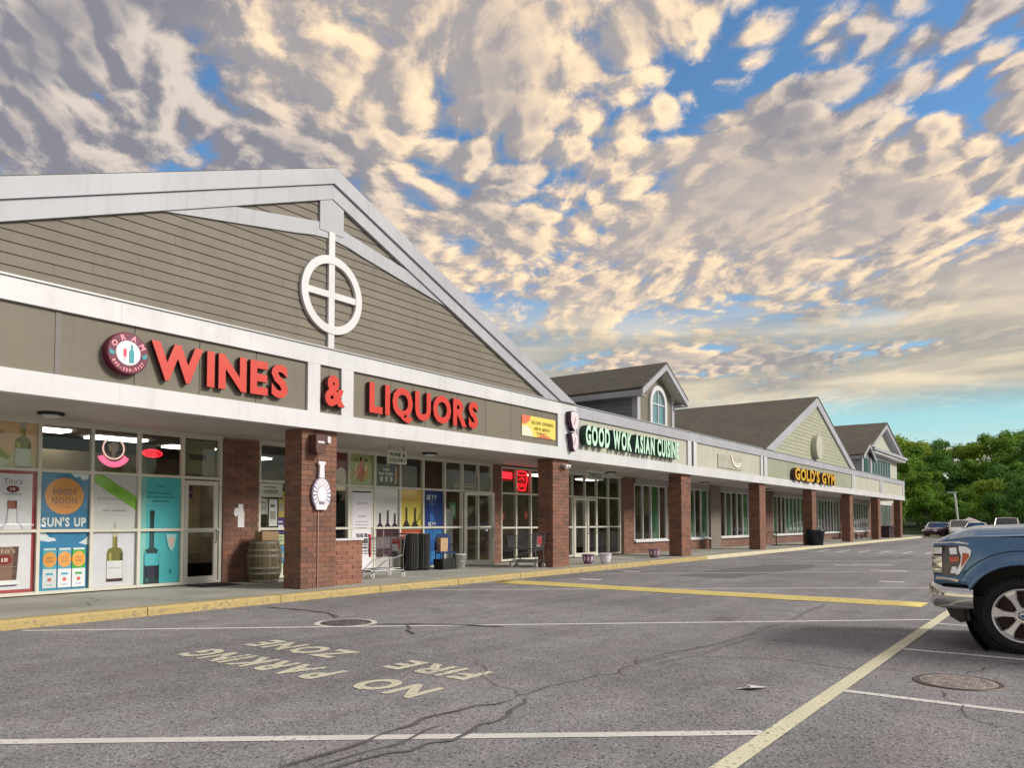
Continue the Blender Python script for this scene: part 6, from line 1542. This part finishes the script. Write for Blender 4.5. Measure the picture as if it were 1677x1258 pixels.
# ================================================================ OTHER CARS
def make_car(label, paintm, loc, rz, L_=4.7, H_=1.45, suv=False, lights=True, name='parked_car', cat='car'):
    t = thing(name, label, cat, (0, 0, 0), 'cars parked at the far side of the lot' if loc[0] > 60 else None)
    hb, hw = (.98 if suv else .90), .90
    # stations: x, belt z, half width
    mb = MB(); mb.smooth = True; N_ = 22
    st_ = [(-.5, .62, .74), (-.485, .80, .82), (-.44, .90, .87), (-.3, .93, .90), (0, .93, .90), (.22, .91, .90), (.34, .87, .88), (.44, .76, .84), (.485, .66, .78), (.5, .55, .70)]
    for xf, bz_, w in st_:
        x = xf * L_; bz_ = bz_ * (1.08 if suv else 1.0)
        ring_ = [(w * .96, .28), (w, .45), (w, bz_ * .82), (w * .96, bz_ * .96), (w * .86, bz_), (0, bz_ + .03)]
        ring_ = ring_ + [(-a, b) for a, b in ring_[-2::-1]]
        for a, b in ring_: mb.v.append((x, a, b))
    k_ = 11
    for i in range(len(st_) - 1):
        for j in range(k_ - 1): A = i * k_ + j; mb.f.append((A, A + 1, A + k_ + 1, A + k_)); mb.m.append(0); mb.sm.append(True)
    mb.f += [tuple(range(k_)), tuple(range((len(st_) - 1) * k_, len(st_) * k_))[::-1]]; mb.m += [0, 0]; mb.sm += [False, False]
    mb.build('body', paintm, t)
    xr0, xr1, xb0, xb1 = ((-.20, .04, -.38, .20) if not suv else (-.38, .06, -.47, .22))
    zr = H_; zb = .92 * (1.08 if suv else 1)
    g_ = MB(); wb, wt = .80, .62 if not suv else .70
    q = [(xb1 * L_, wb, zb), (xr1 * L_, wt, zr - .06), (xr0 * L_, wt, zr - .05), (xb0 * L_, wb, zb)]
    g_.v = [(x, y, z) for x, y, z in q] + [(x, -y, z) for x, y, z in q]
    for f in ((0, 1, 2, 3)[::-1], (4, 5, 6, 7), (0, 4, 5, 1), (3, 2, 6, 7)): g_.f.append(f); g_.m.append(0); g_.sm.append(False)
    g_.build('windows', gd, t)
    r_ = MB(); r_.smooth = True
    for x, dz_ in ((xr1 * L_, -.05), (xr1 * L_ - .2, -.01), (xr0 * L_ + .25, -.005), (xr0 * L_, -.045)):
        for y, e in ((-1, -.035), (-.7, 0), (0, .012), (.7, 0), (1, -.035)): r_.v.append((x, y * (wt + .02), zr + dz_ + e))
    for i in range(3):
        for j in range(4): A = i * 5 + j; r_.f.append((A, A + 1, A + 6, A + 5)); r_.m.append(0); r_.sm.append(True)
    r_.build('roof', paintm, t)
    for s in (1, -1):
        for a, b in (((xb1 * L_, wb, zb), (xr1 * L_, wt, zr - .06)), ((xb0 * L_, wb, zb), (xr0 * L_, wt, zr - .05)), (((xb0 + xb1) / 2 * L_, wb + .005, zb), ((xr0 + xr1) / 2 * L_, wt + .005, zr - .05))):
            MB().tube([(a[0], s * a[1], a[2]), (b[0], s * b[1], b[2])], .03, 5).build('roof_post', paintm, t)
        for x in (.31 * L_, -.31 * L_):
            wh = MB(); wh.smooth = True; wh.lathe([(.0001, s * .80), (.2, s * .82), (.21, s * .88), (.31, s * .90), (.325, s * .86), (.325, s * .70), (.0001, s * .70)], (x, 0, .325), 20, 'y'); wh.build('wheel', M['rubber'], t)
            hu = MB(); hu.lathe([(.0001, s * .895), (.19, s * .885), (.2, s * .87)], (x, 0, .325), 14, 'y'); hu.build('hub_cap', M['steel'], t)
        B(.475 * L_, .496 * L_, s * .5 if s > 0 else -.76, .76 if s > 0 else -.5, .60, .70).build('headlight', lensw, t)
        B(-.505 * L_, -.485 * L_, s * .5 if s > 0 else -.78, .78 if s > 0 else -.5, .66, .78).build('tail_light', orange, t)
        B(xb1 * L_ - .35, xb1 * L_ - .2, s * .86 if s > 0 else -1.0, 1.0 if s > 0 else -.86, zb, zb + .12).build('side_mirror', paintm, t)
    B(.494 * L_, .506 * L_, -.45, .45, .40, .58).build('grille', dark, t)
    place(t, loc, rz); return t


whitep = carpaint('white_car_paint', (.72, .72, .74), .3, 0.0); silver = carpaint('silver_car_paint', (.45, .44, .43), .3, .5); maroonp = carpaint('maroon_car_paint', (.09, .012, .05), .3, .3); darkp = carpaint('dark_grey_car_paint', (.05, .055, .06), .3, .4)
make_car('white sedan half hidden at the left end of the far cars', whitep, (88, 11.7, 0), R(182), 4.6, 1.42)
make_car('dark maroon hatchback between the white sedan and the white sport utility', maroonp, (82.5, 10.3, 0), R(150), 4.1, 1.40)
make_car('white sport utility car with a dark windscreen facing the lot', whitep, (80, 8.75, 0), R(188), 4.8, 1.62, True)
make_car('white sedan below the pale tent roof', whitep, (79, 7.35, 0), R(180), 4.6, 1.42)
make_car('silver sport utility car seen over the hood of the pickup', silver, (72, 4.65, 0), R(182), 4.8, 1.80, True)
make_car('white sedan parked down the row beyond the pickup, reflected in the shop glass', whitep, (27.0, -1.2, 0), R(92), 4.7, 1.45)
make_car('dark grey sport utility parked down the row beyond the pickup', darkp, (32.4, -1.2, 0), R(90), 4.8, 1.7, True)
make_car('silver sedan parked far down the row beyond the pickup', silver, (40.5, -1.3, 0), R(90), 4.7, 1.45)

# tent
t = thing('canopy_tent', 'pale pyramid tent roof behind the far parked cars', 'tent', (96, 9.4, 0)); tm = mat('tent_cloth', (.60, .55, .55), .8)
tx, ty, th_ = 96, 9.55, 1.95; mb = MB(); mb.add([(tx - 1.5, ty - 1.5, 1.15), (tx + 1.5, ty - 1.5, 1.15), (tx + 1.5, ty + 1.5, 1.15), (tx - 1.5, ty + 1.5, 1.15), (tx, ty, th_)], [(0, 1, 4), (1, 2, 4), (2, 3, 4), (3, 0, 4)]); mb.build('tent_roof', tm, t)
for a in (-1.45, 1.45):
    for b in (-1.45, 1.45): MB().tube([(tx + a, ty + b, 0), (tx + a, ty + b, 1.16)], .04, 6).build('tent_leg', M['steel'], t)
# street lamp
t = thing('street_lamp', 'tall pale slightly leaning lamp post before the wooded hill', 'street lamp', (99, 10.9, 0)); lp = mat('pale_pole', (.62, .70, .66), .5)
MB().tube([(99, 10.85, 0), (99, 11.05, 2.6), (99.0, 11.25, 4.75)], .11, 8).build('pole', lp, t); B(98.9, 99.1, 11.0, 11.9, 4.7, 4.82).build('lamp_head', lp, t)
# chain link fence at the foot of the hill
t = thing('wire_fence', 'dark wire fence running along the foot of the wooded hill', 'fence', (101, 0, 0)); fm = mat('dark_green_fence', (.03, .05, .04), .7)
for i in range(26): y = 24 - i * 2.4; MB().tube([(101, y, 0), (101, y, 1.7)], .035, 5).build('post', fm, t)
mb = MB()
for i in range(7): mb.tube([(101, 24, .15 + i * .25), (101, -36, .15 + i * .25)], .006 if 0 < i < 6 else .02, 4)
mb.build('rail', fm, t)

# ================================================================ HILL AND TREES
def hill_z(x, y):
    r = max(0, x - 103 + 4 * math.sin(y * .05)); base = 9.0 * sm(r / 75)
    return base * (1 + .12 * math.sin(y * .045 + 1)) - .02
hm_ = MB(); hm_.smooth = True; nx, ny = 26, 60
for i in range(nx):
    for j in range(ny): x = 100 + i * 9; y = -330 + j * 9; hm_.v.append((x, y, hill_z(x, y) - (.3 if i == 0 else 0)))
for i in range(nx - 1):
    for j in range(ny - 1): a = i * ny + j; hm_.f.append((a, a + ny, a + ny + 1, a + 1)); hm_.m.append(0); hm_.sm.append(True)
hm_.build('hill', mat('hill_undergrowth', (.035, .06, .018), .95, var=.35, vscale=.4), kind='structure')


def leaf_mat(name, base, tip):
    m = bpy.data.materials.new(name); m.use_nodes = True; t = m.node_tree; b = t.nodes['Principled BSDF']
    gi = t.nodes.new('ShaderNodeNewGeometry'); oi = t.nodes.new('ShaderNodeObjectInfo')
    c = wmix(t, gi.outputs['Random Per Island'], base, tip)
    c = wmix(t, wmath(t, 'MULTIPLY', oi.outputs['Random'], .6), c, (base[0] * 1.5, base[1] * 1.1, base[2] * .7))
    t.links.new(c, b.inputs['Base Color']); b.inputs['Roughness'].default_value = .6; b.inputs['Specular IOR Level'].default_value = .25
    tl = t.nodes.new('ShaderNodeBsdfTranslucent'); t.links.new(c, tl.inputs[0]); ad = t.nodes.new('ShaderNodeMixShader'); ad.inputs[0].default_value = .45
    o = t.nodes['Material Output']; t.links.new(b.outputs[0], ad.inputs[1]); t.links.new(tl.outputs[0], ad.inputs[2]); t.links.new(ad.outputs[0], o.inputs[0])
    return m
LV = [leaf_mat('leaf_green', (.12, .27, .035), (.23, .41, .075)), leaf_mat('leaf_yellow_green', (.20, .33, .036), (.33, .46, .08)), leaf_mat('leaf_deep_green', (.075, .21, .045), (.165, .34, .09))]
barkm = mat('bark', (.07, .055, .04), .9, var=.3, vscale=5, coord='obj')


def tree_proto(seed, H, Rr, lm, n_leaf=3600):
    r_ = random.Random(seed); tr = MB(); tr.smooth = True
    pts = [(0, 0, -.4), (r_.uniform(-.1, .1), r_.uniform(-.1, .1), H * .3), (r_.uniform(-.3, .3), r_.uniform(-.3, .3), H * .62)]
    for (a, b), (ra, rb) in (((0, 1), (.24, .19)), ((1, 2), (.19, .09))):
        A, Bv = Vector(pts[a]), Vector(pts[b]); n = 7; vs = []
        for P, rr_ in ((A, ra), (Bv, rb)):
            for k_ in range(n): q = 2 * math.pi * k_ / n; vs.append((P.x + rr_ * math.cos(q), P.y + rr_ * math.sin(q), P.z))
        tr.add(vs, [(k_, (k_ + 1) % n, (k_ + 1) % n + n, k_ + n) for k_ in range(n)])
    blobs = []
    for i in range(15):
        a = r_.uniform(0, 2 * math.pi); h = r_.uniform(.26, .92); rad = Rr * (1 - ((h - .5) / .62) ** 2) * r_.uniform(.25, .82)
        c = Vector((rad * math.cos(a), rad * math.sin(a), H * h)); s_ = Rr * r_.uniform(.30, .50); blobs.append((c, s_))
        st_ = Vector(pts[1]) * (1 - (h - .3) / .7) + Vector(pts[2]) * ((h - .3) / .7); tr.tube([st_, (st_ + c) / 2 + Vector((0, 0, .2)), c], .045, 4)
    lf = MB()
    for i in range(n_leaf):
        c, s_ = blobs[r_.randrange(15)]; d = Vector((r_.gauss(0, 1), r_.gauss(0, 1), r_.gauss(0, .8))); d.normalize(); rr_ = s_ * (r_.random() ** .35) * r_.uniform(.8, 1.12)
        p = c + d * rr_; p.z = max(p.z, H * .13)
        nrm = (d + Vector((r_.gauss(0, .5), r_.gauss(0, .5), r_.gauss(.35, .5)))).normalized(); u = nrm.orthogonal().normalized(); w = nrm.cross(u); q = r_.uniform(0, 6.28); u, w = u * math.cos(q) + w * math.sin(q), w * math.cos(q) - u * math.sin(q)
        a = r_.uniform(.14, .32); b = a * r_.uniform(.5, .9)
        lf.v += [tuple(p - u * a), tuple(p - w * b * .9 + nrm * .04), tuple(p + u * a), tuple(p + w * b + nrm * .05)]; k_ = len(lf.v) - 4; lf.f.append((k_, k_ + 1, k_ + 2, k_ + 3)); lf.m.append(0); lf.sm.append(False)
    return tr.mesh('trunk', barkm), lf.mesh('crown', lm)
PROT = [tree_proto(1, 10, 3.6, LV[0]), tree_proto(2, 11, 3.9, LV[0]), tree_proto(3, 9, 3.8, LV[1]), tree_proto(4, 12, 3.7, LV[2]), tree_proto(5, 10.5, 4.2, LV[2])]
TL = {0: 'round green tree', 1: 'broad green tree', 2: 'yellow-green leafy tree', 3: 'tall deep green tree', 4: 'spreading dark green tree'}
def tree(k_, x, y, s, lab, grp, z=None):
    t = thing('tree', lab, 'tree', (0, 0, 0), grp)
    for nm, me in zip(('trunk', 'crown'), PROT[k_]):
        o = bpy.data.objects.new(nm, me); COL.objects.link(o); o.parent = t
    t.location = (x, y, hill_z(x, y) if z is None else z); t.rotation_euler = (0, 0, random.uniform(0, 6.28)); t.scale = (s, s, s * (random.uniform(.74, .90) if z is None else 1))
random.seed(21)
rows = [(107, 1.0, .62), (115, 1.05, .78), (124, 1.1, .90), (135, 1.15, 1.0), (148, 1.2, 1.08), (162, 1.2, 1.15)]
for ri, (x, sp, s) in enumerate(rows):
    y = 31 + ri * 1.5; idx = 0
    while y > -62 - ri * 4:
        k_ = random.choice([0, 1, 2, 3, 4, 0, 3]); xx = x + random.uniform(-3, 3); ss = s * .94 * random.uniform(.84, 1.12)
        # skyline: high beside the building, dipping, then rising again to the right
        a = y / xx; ss *= 1 + .16 * math.exp(-((a - .165) / .03) ** 2) - .22 * math.exp(-((a - .105) / .035) ** 2) + .10 * math.exp(-((a - .045) / .03) ** 2)
        if ri == 5: ss *= .9
        rowname = ['in the front row at the foot of the hill', 'in the second row up the hill', 'in the third row up the hill', 'in the fourth row up the hill', 'in the fifth row up the hill', 'on the hill crest'][ri]
        tree(k_, xx, y, ss, TL[k_] + ' ' + rowname, TL[k_] + 's ' + rowname)
        y -= random.uniform(2.9, 4.3) * sp
# trees across the road, behind the camera, seen in the shop glass
random.seed(5)
for i in range(34):
    a = R(-38 - i * 3.4); d = random.uniform(88, 100)
    x, y = d * math.cos(a), d * math.sin(a)
    if y > -62: y = -62 - random.uniform(0, 10)
    k_ = random.choice([0, 1, 3, 4]); tree(k_, x * 1.1, y, random.uniform(.7, .95), TL[k_] + ' in the line of trees across the street', TL[k_] + 's across the street', -.03)
